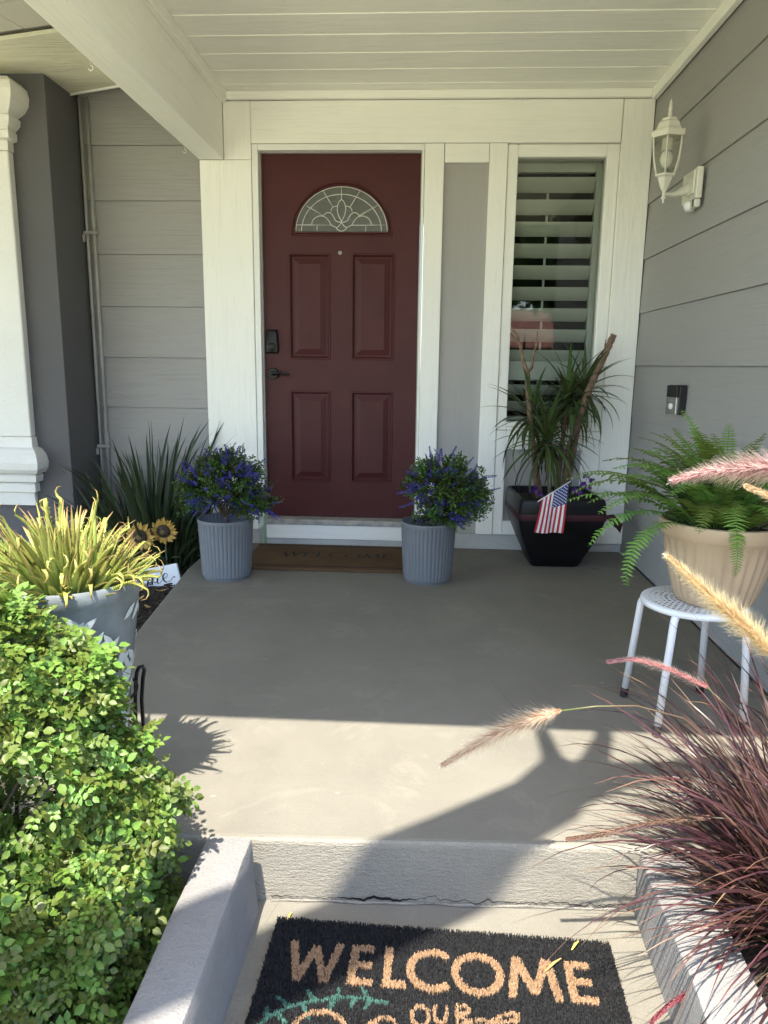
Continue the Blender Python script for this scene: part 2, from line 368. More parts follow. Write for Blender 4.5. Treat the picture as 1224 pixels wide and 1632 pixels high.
low_wall(.505,.625,-2.775,-4.7,-.005,'low white stucco wall under the purple fountain grass', dx=.03)

# ------------------------------------------------------------------ house
H = thing('house','grey lap-sided house entrance with white trim, dark red door and covered porch','house')
def siding(x0,x1,y,zs,axis,nm='siding_wall'):
    th=.009
    if axis=='X': wl=bx(nm,x0,x1,y+.03,y+.10,-.3,2.75,'siding_x',H,0)
    else: wl=bx(nm,y+.03,y+.10,x0,x1,-.3,2.75,'siding_y',H,0)
    for z0,z1 in zip(zs[:-1],zs[1:]):
        a,bb=z0+.0006,z1-.0004  # lap board: bottom edge proud of the top edge
        if axis=='X': vs=[(x0,y,a),(x1,y,a),(x1,y+.028,a),(x0,y+.028,a),(x0,y+th,bb),(x1,y+th,bb),(x1,y+.028,bb),(x0,y+.028,bb)]
        else: vs=[(y,x0,a),(y,x1,a),(y+.028,x1,a),(y+.028,x0,a),(y+th,x0,bb),(y+th,x1,bb),(y+.028,x1,bb),(y+.028,x0,bb)]
        m=MB().add(vs,[(0,3,2,1),(4,5,6,7),(0,1,5,4),(1,2,6,5),(2,3,7,6),(3,0,4,7)])
        build('siding_board',m,'siding_x' if axis=='X' else 'siding_y',wl,bevel=.0015)
siding(-1.935,-1.262,.03,[-.12,.215,.507,.799,1.088,1.374,1.660,1.946,2.234,2.52,2.74],'X')
siding(-2.74,.03,XR,[.0,.22,.505,.79,1.075,1.357,1.640,1.925,2.214,2.50,2.72],'Y')
bx('wing_wall',-4.6,-1.94,-.33,.13,-.3,2.75,'stucco_grey',H,.004)
bx('back_wall',-1.94,3.0,.14,.20,2.16,2.75,'siding_x',H,0)
# white stucco window surround on the wing (profiled crown and sill)
S=obj('window_surround',MB().mesh('window_surround','stucco_white'),H)
S.data=MB().box(-2.50,-2.125,-.385,-.331,.656,2.099).mesh('window_surround','stucco_white')
bv=S.modifiers.new('b','BEVEL'); bv.width=.008; bv.segments=2
def stack(nm,prof,label=None):
    # profile (projection, z) swept along x with a returned end
    m=MB(); k=len(prof); x0=-2.75
    vs=[]
    for (p_,z) in prof: vs.append((x0,-.331-p_,z))
    for (p_,z) in prof: vs.append((-2.14+p_*.85-.03,-.331-p_,z))
    for (p_,z) in prof: vs.append((-2.14+p_*.85-.03,-.331,z))
    fs=[(i,k+i,k+i+1,i+1) for i in range(k-1)]+[(k+i,2*k+i,2*k+i+1,k+i+1) for i in range(k-1)]+[(0,2*k,k),(k-1,2*k-1,3*k-1)]
    m.add(vs,fs); return build(nm,m,'stucco_white',S,smooth=True,auto=24)
stack('sill_moulding',[(0,.275),(.03,.275),(.03,.345),(.052,.352),(.052,.395),(.045,.400),(.075,.412),(.082,.445),(.070,.455),(.100,.462),(.118,.485),(.124,.52),(.112,.560),(.085,.590),(.060,.60),(.055,.655),(0,.655)])
stack('crown_moulding',[(0,2.10),(.055,2.10),(.055,2.145),(.080,2.152),(.084,2.185),(.074,2.195),(.106,2.222),(.112,2.248),(.098,2.258),(.140,2.282),(.166,2.312),(.174,2.350),(.164,2.388),(.130,2.415),(0,2.42)])
bx('window_frame',-2.62,-2.33,-.375,-.33,.69,2.12,'white_smooth',S,.004)
wf=bx('window_sash',-4.2,-2.62,-.36,-.33,.69,2.12,'fan_glass',S,0)

# ceiling boards
zc=2.487
ceil=bx('ceiling',-1.125,XR,-3.30,.02,zc+.02,zc+.06,'white_x',H,0)
ys=[.02,-.122,-.310,-.505,-.700,-.898]
while ys[-1]>-3.1: ys.append(ys[-1]-.195)
for a_,b_ in zip(ys[:-1],ys[1:]):
    m=MB(); y0,y1=b_,a_; g=.006
    m.add([(-1.125,y0,zc+.014),(XR,y0,zc+.014),(XR,y0+g,zc+.014),(-1.125,y0+g,zc+.014)],[(0,1,2,3)])
    vs=[(-1.125,y0+g,zc+.012),(-1.125,y0+g+.004,zc),(-1.125,y1-.004,zc),(-1.125,y1,zc+.008),(-1.125,y1,zc+.019),(-1.125,y0+g,zc+.019)]
    k=len(vs); m=MB().add(vs+[(XR,y,z) for _,y,z in vs],[(i,(i+1)%k,k+(i+1)%k,k+i) for i in range(k)]+[tuple(range(k)),tuple(range(k,2*k))[::-1]])
    build('ceiling_plank',m,'white_x',ceil)
bx('roof',-4.6,4.0,-3.385,4.2,2.56,2.64,'roof_top',H,0)
bx('fascia',-4.6,XR+.3,-3.385,-3.315,2.44,2.555,'white_x',H,.004)
bx('eave_ceiling',-4.6,-1.265,-3.31,-.33,2.535,2.555,'soffit_grey',H,0)
beam=bx('beam',-1.264,-1.126,-3.31,-.001,2.150,2.555,'white_y',H,.006)
bx('ceiling_trim',-1.125,-1.095,-3.30,-.03,2.430,zc-.002,'white_y',H,.003)
bx('ceiling_trim',-1.124,XR-.001,-.030,-.003,2.446,zc-.001,'white_x',H,.003)
bx('ceiling_trim',XR-.030,XR-.003,-3.30,-.032,2.430,zc-.001,'white_y',H,.003)
def hook(y,x=-1.268):
    pts=[(x,y,2.152)]+[(x,y,2.14)]+[(x+.009*math.sin(a),y-.004,2.132-.009*math.cos(a)+.0) for a in np.linspace(math.pi,-.5*math.pi,9)]
    build('hook',MB().tube(pts,.002,6),'lamp_cream',beam,smooth=True)
for y in (-1.323,-.234): hook(y)
# weathered soffit panel and grey soffit planks over the bed
so_=MB(); P=[(-1.965,-.045),(-1.20,-.325),(-1.20,-.93),(-1.95,-.715),(-2.55,-.545),(-2.55,-.66)]
P=[(-1.965,-.045),(-1.265,-.300),(-1.265,-.885),(-1.94,-.715),(-2.60,-.545),(-2.45,-.50)]
so_.poly_prism(P[::-1],2.470,2.488); sf=build('soffit',so_,'soffit_weathered',H,bevel=.002)
m=MB(); m.poly_prism([(-1.968,-.040),(-1.262,-.297),(-1.262,-.287),(-1.968,-.030)][::-1],2.462,2.490); build('soffit_edge',m,'white_smooth',sf)
sg=bx('soffit_boards',-3.4,-1.265,-2.7,-.40,2.520,2.530,'soffit_grey',H,0)
# grey soffit planks, direction follows the panel seam
d=Vector((.97,-.235,0)).normalized(); nrm=Vector((-d.y,d.x,0))*-1; o0=Vector((-1.94,-.722,2.497))
for k in range(6):
    for sgn,(a0,a1) in enumerate(((-1.2,.14),(.145,.72))):
        q0=o0+nrm*(k*.225+.006)+d*a0; q1=o0+nrm*(k*.225+.006)+d*a1
        if q1.x>-1.27: q1=q0+d*((-1.268-q0.x)/d.x)
        if q1.x<=q0.x: continue
        e=nrm*.215; pts=[(p_.x,p_.y) for p_ in (q0,q1,q1+e,q0+e)]
        pts=[(min(x,-1.266),y) for x,y in pts]
        build('soffit_plank',MB().poly_prism(pts,2.497,2.512),'soffit_grey',sg)

# white trim boards
T=.001
bx('trim_board',-1.262,-.976,-T,.13,.085,2.150,'white_z',H,.004)      # left post below beam
bx('trim_board',-1.1255,-.976,0,.13,2.152,2.446,'white_z',H,.003)
bx('trim_board',-.974,1.003,-.004,.13,2.233,2.445,'white_x',H,.004)   # header
bx('trim_board',1.007,XR-.001,-.001,.13,.05,2.446,'white_z',H,.004)  # right post
bx('trim_board',-.030,.074,-.002,.13,.090,2.231,'white_z',H,.004)
bx('trim_board',.0765,.314,.000,.13,2.135,2.231,'white_x',H,.004)
bx('trim_board',.316,.412,-.003,.13,.090,2.231,'white_z',H,.004)
bx('infill_panel',.0745,.3155,.022,.10,.09,2.134,'panel_grey',H,0)
bx('foundation',-1.262,-.975,.006,.13,-.1,.083,'foundation',H,.003); bx('foundation',-.02,1.05,.010,.13,-.1,.088,'foundation',H,.003)
bx('foundation',1.05,XR-.001,.03,.13,-.1,.049,'foundation',H,.003)
# door frame
for x0,x1,z0,z1 in ((-.974,-.940,.165,2.231),(-.045,-.032,.165,2.231),(-.940,-.045,2.200,2.231)):
    bx('door_frame',x0,x1,.004,.13,z0,z1,'white_smooth',H,.003)
for x0,x1,z0,z1 in ((-.9395,-.930,.165,2.199),(-.0505,-.0455,.165,2.199),(-.9295,-.051,2.193,2.199)):
    bx('door_stop',x0,x1,.030,.12,z0,z1,'panel_grey',H,0)
th_=bx('threshold',-.925,-.025,-.035,.13,.128,.160,'threshold_wood',H,.004)
bx('threshold_board',-.925,-.025,-.028,.12,.043,.1265,'white_smooth',th_,.003); bx('threshold_base',-.925,-.03,-.012,.12,-.02,.0425,'foundation',th_,0)

# door ------------------------------------------------------------------------
DX0,DX1,DZ0,DZ1,DY=-.928,-.0515,.164,2.192,.050
PAN=[(-.788,-.548,1.088,1.675),(-.432,-.184,1.088,1.675),(-.788,-.548,.376,.912),(-.432,-.184,.376,.912)]
FX,FZ,FA,FB=-.4865,1.764,.287,.290      # outer half ellipse of the fan light
def door():
    m=MB()
    xs=[DX0,-.788,-.548,-.432,-.184,DX1]; zs=[DZ0,.376,.912,1.088,1.675,FZ]
    hole={(1,1),(3,1),(1,3),(3,3)}
    for i in range(5):
        for j in range(5):
            if (i,j) in hole: continue
            m.add([(xs[i],DY,zs[j]),(xs[i+1],DY,zs[j]),(xs[i+1],DY,zs[j+1]),(xs[i],DY,zs[j+1])],[(0,1,2,3)])
    n=48; A=[]; B=[]
    for k in range(n+1):
        a=math.pi*k/n; ca,sa=math.cos(a),math.sin(a); A.append((FX+FA*ca,DY,FZ+FB*sa))
        # radial projection on the rectangle border
        tx=((DX1-FX) if ca>0 else (FX-DX0))/max(abs(ca),1e-6); tz=(DZ1-FZ)/max(sa,1e-6); t=min(tx,tz)
        B.append((FX+ca*t,DY,FZ+sa*t))
    m.add(A+B,[(k,k+1,n+2+k,n+1+k)[::-1] for k in range(n)])
    m.add([(DX0,DY,FZ),(DX0,DY,DZ1),(B[-1][0],DY,DZ1)],[]) 
    # corner fills where the projection turns a corner
    for k in range(n):
        p0,p1=B[k],B[k+1]
        if abs(p0[0]-p1[0])>1e-5 and abs(p0[2]-p1[2])>1e-5:
            cx=DX1 if p0[0]>FX else DX0; m.add([p0,p1,(cx,DY,DZ1)],[(0,1,2)] if cx==DX0 else [(0,2,1)])
    m.box(DX0,DX1,DY+.03,DY+.044,DZ0,DZ1)
    d_=build('door',m,'door_red',H)
    for (x0,x1,z0,z1) in PAN:
        rings=[(0,0),(.004,-.0035),(.010,-.0035),(.015,.006),(.020,.0115),(.027,.0115),(.056,.0015),(.058,.0002)]
        q=MB(); vs=[]
        for ins,dep in rings: vs+=[(x0+ins,DY+dep,z0+ins),(x1-ins,DY+dep,z0+ins),(x1-ins,DY+dep,z1-ins),(x0+ins,DY+dep,z1-ins)]
        fs=[(4*r+i,4*r+(i+1)%4,4*r+4+(i+1)%4,4*r+4+i) for r in range(len(rings)-1) for i in range(4)]+[tuple(4*(len(rings)-1)+i for i in range(4))]
        q.add(vs,fs); build('door_panel',q,'door_red',d_)
    # fan light moulding
    q=MB(); rings=[(0,0),(.004,-.004),(.010,-.004),(.013,.001),(.018,-.005),(.024,-.006),(.028,.004)]; vs=[]; n=56
    per=[]
    for k in range(n+1):
        a=math.pi*k/n; per.append((math.cos(a),math.sin(a)))
    for ins,dep in rings:
        vs+=[(FX+(FA-ins)*c_,DY+dep,FZ+ins*.9+(FB-ins*1.9)*s_) for c_,s_ in per]
    K=n+1
    fs=[(r*K+k,r*K+k+1,(r+1)*K+k+1,(r+1)*K+k)[::-1] for r in range(len(rings)-1) for k in range(n)]+[(r*K,r*K+n,(r+1)*K+n,(r+1)*K) [::-1] for r in range(len(rings)-1)]
    q.add(vs,fs); build('fan_moulding',q,'door_red',d_,smooth=True,auto=30)
    gw,gh,gz=.2600,.2340,1.790
    q=MB().add([(FX+gw*1.0*c_,DY+.006,gz-.002+gh*s_) for c_,s_ in per],[tuple(range(K))[::-1]]); build('fan_glass',q,'fan_glass',d_)
    # leaded came
    q=MB(); sc=gw/503; Y=DY+.003
    def W(pts): return [(FX+(x-568)*sc,Y,gz+max((598-z)*sc*.985,0)) for x,z in pts]
    def smooth(pts,n=14):
        pts=[Vector((a,b_,0)) for a,b_ in pts]; ext=[pts[0]*2-pts[1]]+pts+[pts[-1]*2-pts[-2]]; out=[]
        for i in range(1,len(ext)-2):
            p0,p1,p2,p3=ext[i-1:i+3]
            for k in range(6):
                t=k/6; out.append(.5*((2*p1)+(p2-p0)*t+(2*p0-5*p1+4*p2-p3)*t*t+(3*p1-p0-3*p2+p3)*t**3))
        out.append(pts[-1]); return [(p_.x,p_.y) for p_ in out]
    L=[[(568+495*math.cos(a),598-460*math.sin(a)) for a in np.linspace(0,math.pi,40)],[(568+433*math.cos(a),598-383*math.sin(a)) for a in np.linspace(0,math.pi,40)]]
    half=[[(75,530),(458,533)],[(305,533),(305,598)],[(370,180),(475,345)],[(180,330),(378,436)],
          smooth([(243,525),(262,478),(300,448),(350,437),(400,455),(432,490),(458,530),(510,556)]),
          smooth([(375,432),(410,405),(450,408),(480,440),(505,485),(540,500),(568,498)]),
          smooth([(453,392),(462,362),(490,340),(525,335)]),smooth([(568,265),(538,300),(523,365),(535,430),(568,492)]),
          smooth([(568,503),(545,535),(510,562)]),smooth([(510,562),(535,585),(568,596)])]
    L+=half+[[(1136-x,z) for x,z in h] for h in half]+[[(568,138),(568,265)]]
    for l in L: q.tube(W(l),.0028,6)
    build('leading',q,'came',d_,smooth=True)
    # deadbolt, lever, peephole
    q=MB(); q.lathe([(.0,0),(.033,0),(.033,.010),(.030,.016),(.0,.016)],28,cap=False)
    lock=MB(); pts=[]
    for x,z in ((-.034,-.066),(.034,-.066),(.040,-.052),(.034,.05),(.030,.070),(-.030,.070),(-.034,.05),(-.040,-.052)): pts.append((x,z))
    k=len(pts); lock.add([(x,0,z) for x,z in pts]+[(x*.93,-.018,z*.95) for x,z in pts]+[(x*.8,-.022,z*.85) for x,z in pts],
        [(i,(i+1)%k,k+(i+1)%k,k+i) for i in range(k)]+[(k+i,k+(i+1)%k,2*k+(i+1)%k,2*k+i) for i in range(k)]+[tuple(range(2*k,3*k))])
    lk=MB().merge(lock); cyl=MB().lathe([(0,0),(.024,0),(.024,.008),(.016,.012),(.0,.012)],24,cap=False); lk.merge(cyl,Matrix.Translation((0,-.021,-.030))@Matrix.Rotation(R(90),4,'X'))
    build('deadbolt',lk,'black_metal',d_,loc=(-.886,DY-.0002,1.185),auto=30)
    lv=MB().merge(q,Matrix.Rotation(R(90),4,'X')); lv.tube([(0,-.01,0),(0,-.05,0)],.012,14); lv.tube([(0,-.05,.0),(.02,-.056,.003),(.05,-.058,.002),(.08,-.056,-.004),(.105,-.052,-.002)],[.011,.010,.008,.007,.005],10)
    build('door_lever',lv,'black_metal',d_,loc=(-.882,DY-.0002,1.006),auto=30)
    ph=MB().merge(MB().lathe([(0,0),(.011,0),(.011,.003),(.007,.004),(.006,.002),(0,.002)],20,cap=False),Matrix.Rotation(R(90),4,'X'))
    build('peephole',ph,'conduit',d_,loc=(-.494,DY-.0002,1.676))
door()

# window with plantation shutter ---------------------------------------------------
def window():
    wn=obj('window',None,H)
    X0,X1,Z0,Z1=.4145,1.0045,.705,2.229
    gx0,gx1,gz0,gz1=.470,.940,.752,2.165
    for n_,(a,b_,c_,d_) in {'l':(X0,gx0,Z0,Z1),'r':(gx1,X1-.0,Z0,Z1),'t':(gx0,gx1,gz1,Z1),'b':(gx0,gx1,Z0,gz0)}.items():
        bx('window_frame',a,b_,.010 if n_ in 'lr' else .012,.10,c_,d_,'white_z' if n_ in 'lr' else 'white_x',wn,.006)
    build('pane',MB().add([(gx0,.050,gz0),(gx1,.050,gz0),(gx1,.050,gz1),(gx0,.050,gz1)],[(0,1,2,3)]),'window_glass',wn)
    for a,b_,c_,d_ in ((gx0-.02,gx0+.012,gz0,gz1),(gx1-.025,gx1+.02,gz0,gz1)): bx('shutter_frame',a,b_,.135,.175,c_,d_,'louver_white',wn,.002)
    bx('shutter_frame',gx0+.013,gx1-.026,.137,.173,2.118,gz1,'louver_white',wn,.002); bx('shutter_frame',gx0+.013,gx1-.026,.137,.173,gz0,.775,'louver_white',wn,.002)
    bx('shutter_frame',gx0+.013,gx1-.026,.137,.173,.985,1.095,'louver_white',wn,.002)
    w_=.095; lm=MB(); n=10; x0,x1=gx0+.014,gx1-.027; vs=[]
    for k in range(n):
        a=2*math.pi*k/n; vs.append((math.cos(a)*w_/2,math.sin(a)*.0058))
    lm.add([(x0,y,z) for y,z in vs]+[(x1,y,z) for y,z in vs],[(i,(i+1)%n,n+(i+1)%n,n+i) for i in range(n)]+[tuple(range(n))[::-1],tuple(range(n,2*n))]); me=lm.mesh('louver','louver_white',True); me.set_sharp_from_angle(angle=R(50))
    z=2.055
    while z>1.12: obj('louver',me,wn,(0,.155,z),(R(-47),0,0)); z-=.1165
    for z in (.93,.835): obj('louver',me,wn,(0,.155,z),(R(-40),0,0))
    bx('tilt_rod',.660,.672,.205,.213,1.11,2.11,'louver_white',wn,0); bx('tilt_rod',.660,.672,.205,.213,.79,.98,'louver_white',wn,0)
    room=MB(); room.box(.15,1.6,.20,2.6,.0,2.6); room.f=[f for f in room.f if True]
    # dark room behind the window: open towards the window only
    r=MB(); a,b_,c_,d_,e_,f_=.2,1.5,.22,2.4,.3,2.5
    r.add([(a,c_,e_),(b_,c_,e_),(b_,d_,e_),(a,d_,e_),(a,c_,f_),(b_,c_,f_),(b_,d_,f_),(a,d_,f_)],[(0,1,2,3),(7,6,5,4),(1,5,6,2),(2,6,7,3),(3,7,4,0)])
    r.box(a,gx0-.021,.176,.22,e_,f_); r.box(gx1+.021,b_,.176,.22,e_,f_); r.box(gx0-.021,gx1+.021,.176,.22,gz1,f_); r.box(gx0-.021,gx1+.021,.176,.22,e_,gz0)
    build('room',r,'interior',wn)
    # boards under the window
    wp=obj('window_panel',None,H)
    for a,b_,c_,d_,mt in ((.414,.470,.090,.703,'white_z'),(.905,1.005,.090,.703,'white_z'),(.471,.904,.595,.703,'white_x'),(.471,.904,.090,.172,'white_x')):
        bx('panel_board',a,b_,.003,.09,c_,d_,mt,wp,.003)
    bx('recessed_panel',.4705,.9045,.026,.08,.1725,.5945,'panel_grey',wp,0)
window()

# ------------------------------------------------------------------ wall fittings
def lantern():
    t=thing('wall_lantern','cream six-sided carriage lantern on a curved arm mounted on the right siding wall','wall lamp',(1.010,-.815,1.80))
    hx=6; ro=R(12)
    # profile rings, hexagonal
    def hexl(nm,prof,mat,sm=False): return build(nm,MB().lathe(prof,hx,rot=ro),mat,t,bevel=.0015)
    build('bottom_finial',MB().lathe([(.001,-.035),(.006,-.03),(.004,-.022),(.011,-.016),(.011,-.011),(.007,-.006),(.007,.012),(.011,.016),(.011,.02)],16),'lamp_cream',t,smooth=True)
    hexl('lower_cup',[(.014,.02),(.020,.03),(.034,.068),(.046,.074),(.048,.080),(.044,.081)],'lamp_cream')
    gp=[(.041,.082),(.052,.115),(.060,.155),(.064,.195),(.064,.225)]
    for i in range(6):
        a0=2*math.pi*i/6+ro; a1=2*math.pi*(i+1)/6+ro
        build('rib',MB().tube([(r*math.cos(a0),r*math.sin(a0),z) for r,z in gp],.0042,6),'lamp_cream',t,smooth=True)
        vs=[]; 
        for r,z in gp: vs+=[(r*.97*math.cos(a0),r*.97*math.sin(a0),z),(r*.97*math.cos(a1),r*.97*math.sin(a1),z)]
        build('pane',MB().add(vs,[(2*j,2*j+1,2*j+3,2*j+2) for j in range(len(gp)-1)]),'lamp_glass',t)
    hexl('roof_rim',[(.060,.2255),(.073,.224),(.079,.243),(.077,.250),(.060,.251)],'lamp_cream')
    hexl('roof',[(.062,.2515),(.055,.262),(.046,.285),(.034,.295),(.034,.303),(.012,.307)],'lamp_cream')
    build('top_finial',MB().lathe([(.010,.3075),(.008,.318),(.011,.322),(.007,.328),(.007,.334),(.009,.338),(.008,.345),(.005,.37),(.001,.382)],14),'lamp_cream',t,smooth=True)
    build('candle_sleeve',MB().lathe([(.024,.175),(.024,.224)],20),'lamp_cream',t,smooth=True,auto=40)
    build('bulb',MB().lathe([(.001,.108),(.015,.112),(.025,.128),(.028,.145),(.024,.162),(.018,.1745)],20),'bulb',t,smooth=True)
    build('arm',MB().tube([(.004,.012,.006),(.03,.02,.005),(.06,.03,.008),(.09,.042,.022),(.118,.052,.032),(.140,.056,.035)],[.008,.009,.012,.019,.027,.032],14),'lamp_cream',t,smooth=True)
    m=MB().box(.122,.150,-.040,.145,-.02,.108); build('back_plate',m,'lamp_cream',t,bevel=.006)
    build('cover_plate',MB().box(.112,.1215,-.030,.06,.0,.098),'lamp_cream',t,bevel=.004)
    build('sensor',MB().lathe([(.001,-.062),(.018,-.058),(.026,-.045),(.028,-.03),(.026,-.021)],20,c=(.132,.05,0)),'steel_white',t,smooth=True)
    build('slot',MB().box(.1195,.1225,-.020,-.012,-.052,-.022),'black_plastic',t)
    build('sensor_base',MB().box(.123,.1495,-.035,.10,-.055,-.0205),'lamp_cream',t,bevel=.008)
lantern()
def doorbell():
    t=thing('doorbell','small black and silver video doorbell on the grey siding','doorbell',(1.168,-.80,.925))
    a=R(38); rot=Matrix.Rotation(a,4,'Z')
    # wedge mount
    wd=MB().poly_prism([(0,.040),(0,-.062),(-.030,-.062),(-.052,.020)],-.066,.066); build('wedge',wd,'black_plastic',t,bevel=.003)
    F=obj('face',None,t,(-.045,-.022,0),(0,0,R(-15)))
    F.data=None
    nx=Vector((-.082,-.022,0)).normalized()
    ang=math.atan2(.082,.022)
    bpy.data.objects.remove(F)
    def plate(nm,z0,z1,mat,dep,e0=0,e1=1):
        p0=Vector((-.030,-.062)); p1=Vector((-.052,.020)); d_=(p1-p0); n_=Vector((-d_.y,d_.x)).normalized()
        n_=n_ if n_.x<0 else -n_
        q0=p0+d_*e0+n_*.0006; q1=p0+d_*e1+n_*.0006
        mm=MB().poly_prism([tuple(q0),tuple(q1),tuple(q1+n_*dep),tuple(q0+n_*dep)],z0,z1); return build(nm,mm,mat,t,bevel=.002)
    plate('camera_cover',.012,.064,'black_plastic',.012,.02,.98); plate('face_plate',-.064,.0115,'silver',.012,.02,.98)
    p0=Vector((-.030,-.062)); p1=Vector((-.052,.020)); mid=(p0+p1)/2; n_=Vector((-.082,-.022)).normalized()
    bt=MB().merge(MB().lathe([(0,0),(.014,0),(.014,.002),(.010,.003),(0,.003)],20,cap=False),Matrix.Translation((mid.x+n_.x*.0128,mid.y+n_.y*.0128,-.03))@Vector((n_.x,n_.y,0)).to_track_quat('Z','Y').to_matrix().to_4x4())
    build('button',bt,'steel_white',t)
doorbell()
def conduit():
    t=thing('wall_conduit','pair of thin grey painted conduit pipes running up the inside corner','pipe',(-1.905,.008,0))
    for dx,dy,r,z0 in ((-.012,.0,.009,-.1),(.024,.004,.0115,-.1)):
        build('pipe',MB().tube([(dx,dy,z0),(dx,dy,1.2),(dx,dy,2.47)],r,12),'conduit',t,smooth=True)
    for z in (.62,1.83): build('coupling',MB().lathe([(.0145,-.03),(.0145,.03)],12,c=(.024,.004,z)),'conduit',t,smooth=True,auto=40)
    for z in (.57,1.77):
        build('clamp',MB().box(-.030,.046,-.016,.02,z-.009,z+.009),'conduit',t,bevel=.003); build('clamp_ear',MB().add([(-.045,-.010,z-.05),(-.020,-.018,z-.05),(-.018,-.018,z),(-.028,-.010,z)],[(0,1,2,3)]).box(-.044,-.02,-.016,-.012,z-.05,z-.01),'conduit',t)
conduit()

# ------------------------------------------------------------------ door mats
def pile(spots, mat, parent, z0, nm, lmin=.007, lmax=.011, wd=.0013, kind='stuff', ln=.004):
    """coir fibres: one slim leaning quad per spot"""
    n=len(spots); P_=np.zeros((n,4,3),np.float32); az=RNG.uniform(0,2*np.pi,n); lean=RNG.uniform(0,ln,n); L=RNG.uniform(lmin,lmax,n)
    dx,dy=np.cos(az),np.sin(az); a2=RNG.uniform(0,2*np.pi,n); sx,sy=np.cos(a2)*wd,np.sin(a2)*wd
    P_[:,0]=np.stack([spots[:,0]-sx,spots[:,1]-sy,np.full(n,z0)],1); P_[:,1]=np.stack([spots[:,0]+sx,spots[:,1]+sy,np.full(n,z0)],1)
    P_[:,2]=np.stack([spots[:,0]+dx*lean+sx*.7,spots[:,1]+dy*lean+sy*.7,z0+L],1); P_[:,3]=np.stack([spots[:,0]+dx*lean-sx*.7,spots[:,1]+dy*lean-sy*.7,z0+L],1)
    me=bpy.data.meshes.new(nm); me.vertices.add(4*n); me.loops.add(4*n); me.polygons.add(n)
    me.vertices.foreach_set('co',P_.reshape(-1)); me.loops.foreach_set('vertex_index',np.arange(4*n,dtype=np.int32)); me.polygons.foreach_set('loop_start',np.arange(0,4*n,4,dtype=np.int32))
    me.update(calc_edges=True); me.materials.append(MATS[mat]); o=obj(nm,me,parent)
    if kind: o['kind']=kind
    return o
def strokes_mask(pts, strokes):
    """True where a point lies within half width of any polyline (u,v)"""
    inside=np.zeros(len(pts),bool)
    for poly,hw in strokes:
        poly=np.array(poly,float)
        for a,b_ in zip(poly[:-1],poly[1:]):
            d_=b_-a; t=np.clip(((pts-a)@d_)/max(d_@d_,1e-9),0,1); q=a+t[:,None]*d_; inside|=((pts-q)**2).sum(1)<hw*hw
    return inside
def seg_mask(pts, strokes):
    """flat-ended strokes"""
    inside=np.zeros(len(pts),bool)
    for a,b_,hw in strokes:
        a=np.array(a,float); b_=np.array(b_,float); d_=b_-a; L=np.linalg.norm(d_); d_/=L; n_=np.array([-d_[1],d_[0]]); r=pts-a
        s_=r@d_; inside|=(s_>=0)&(s_<=L)&(np.abs(r@n_)<hw)
    return inside
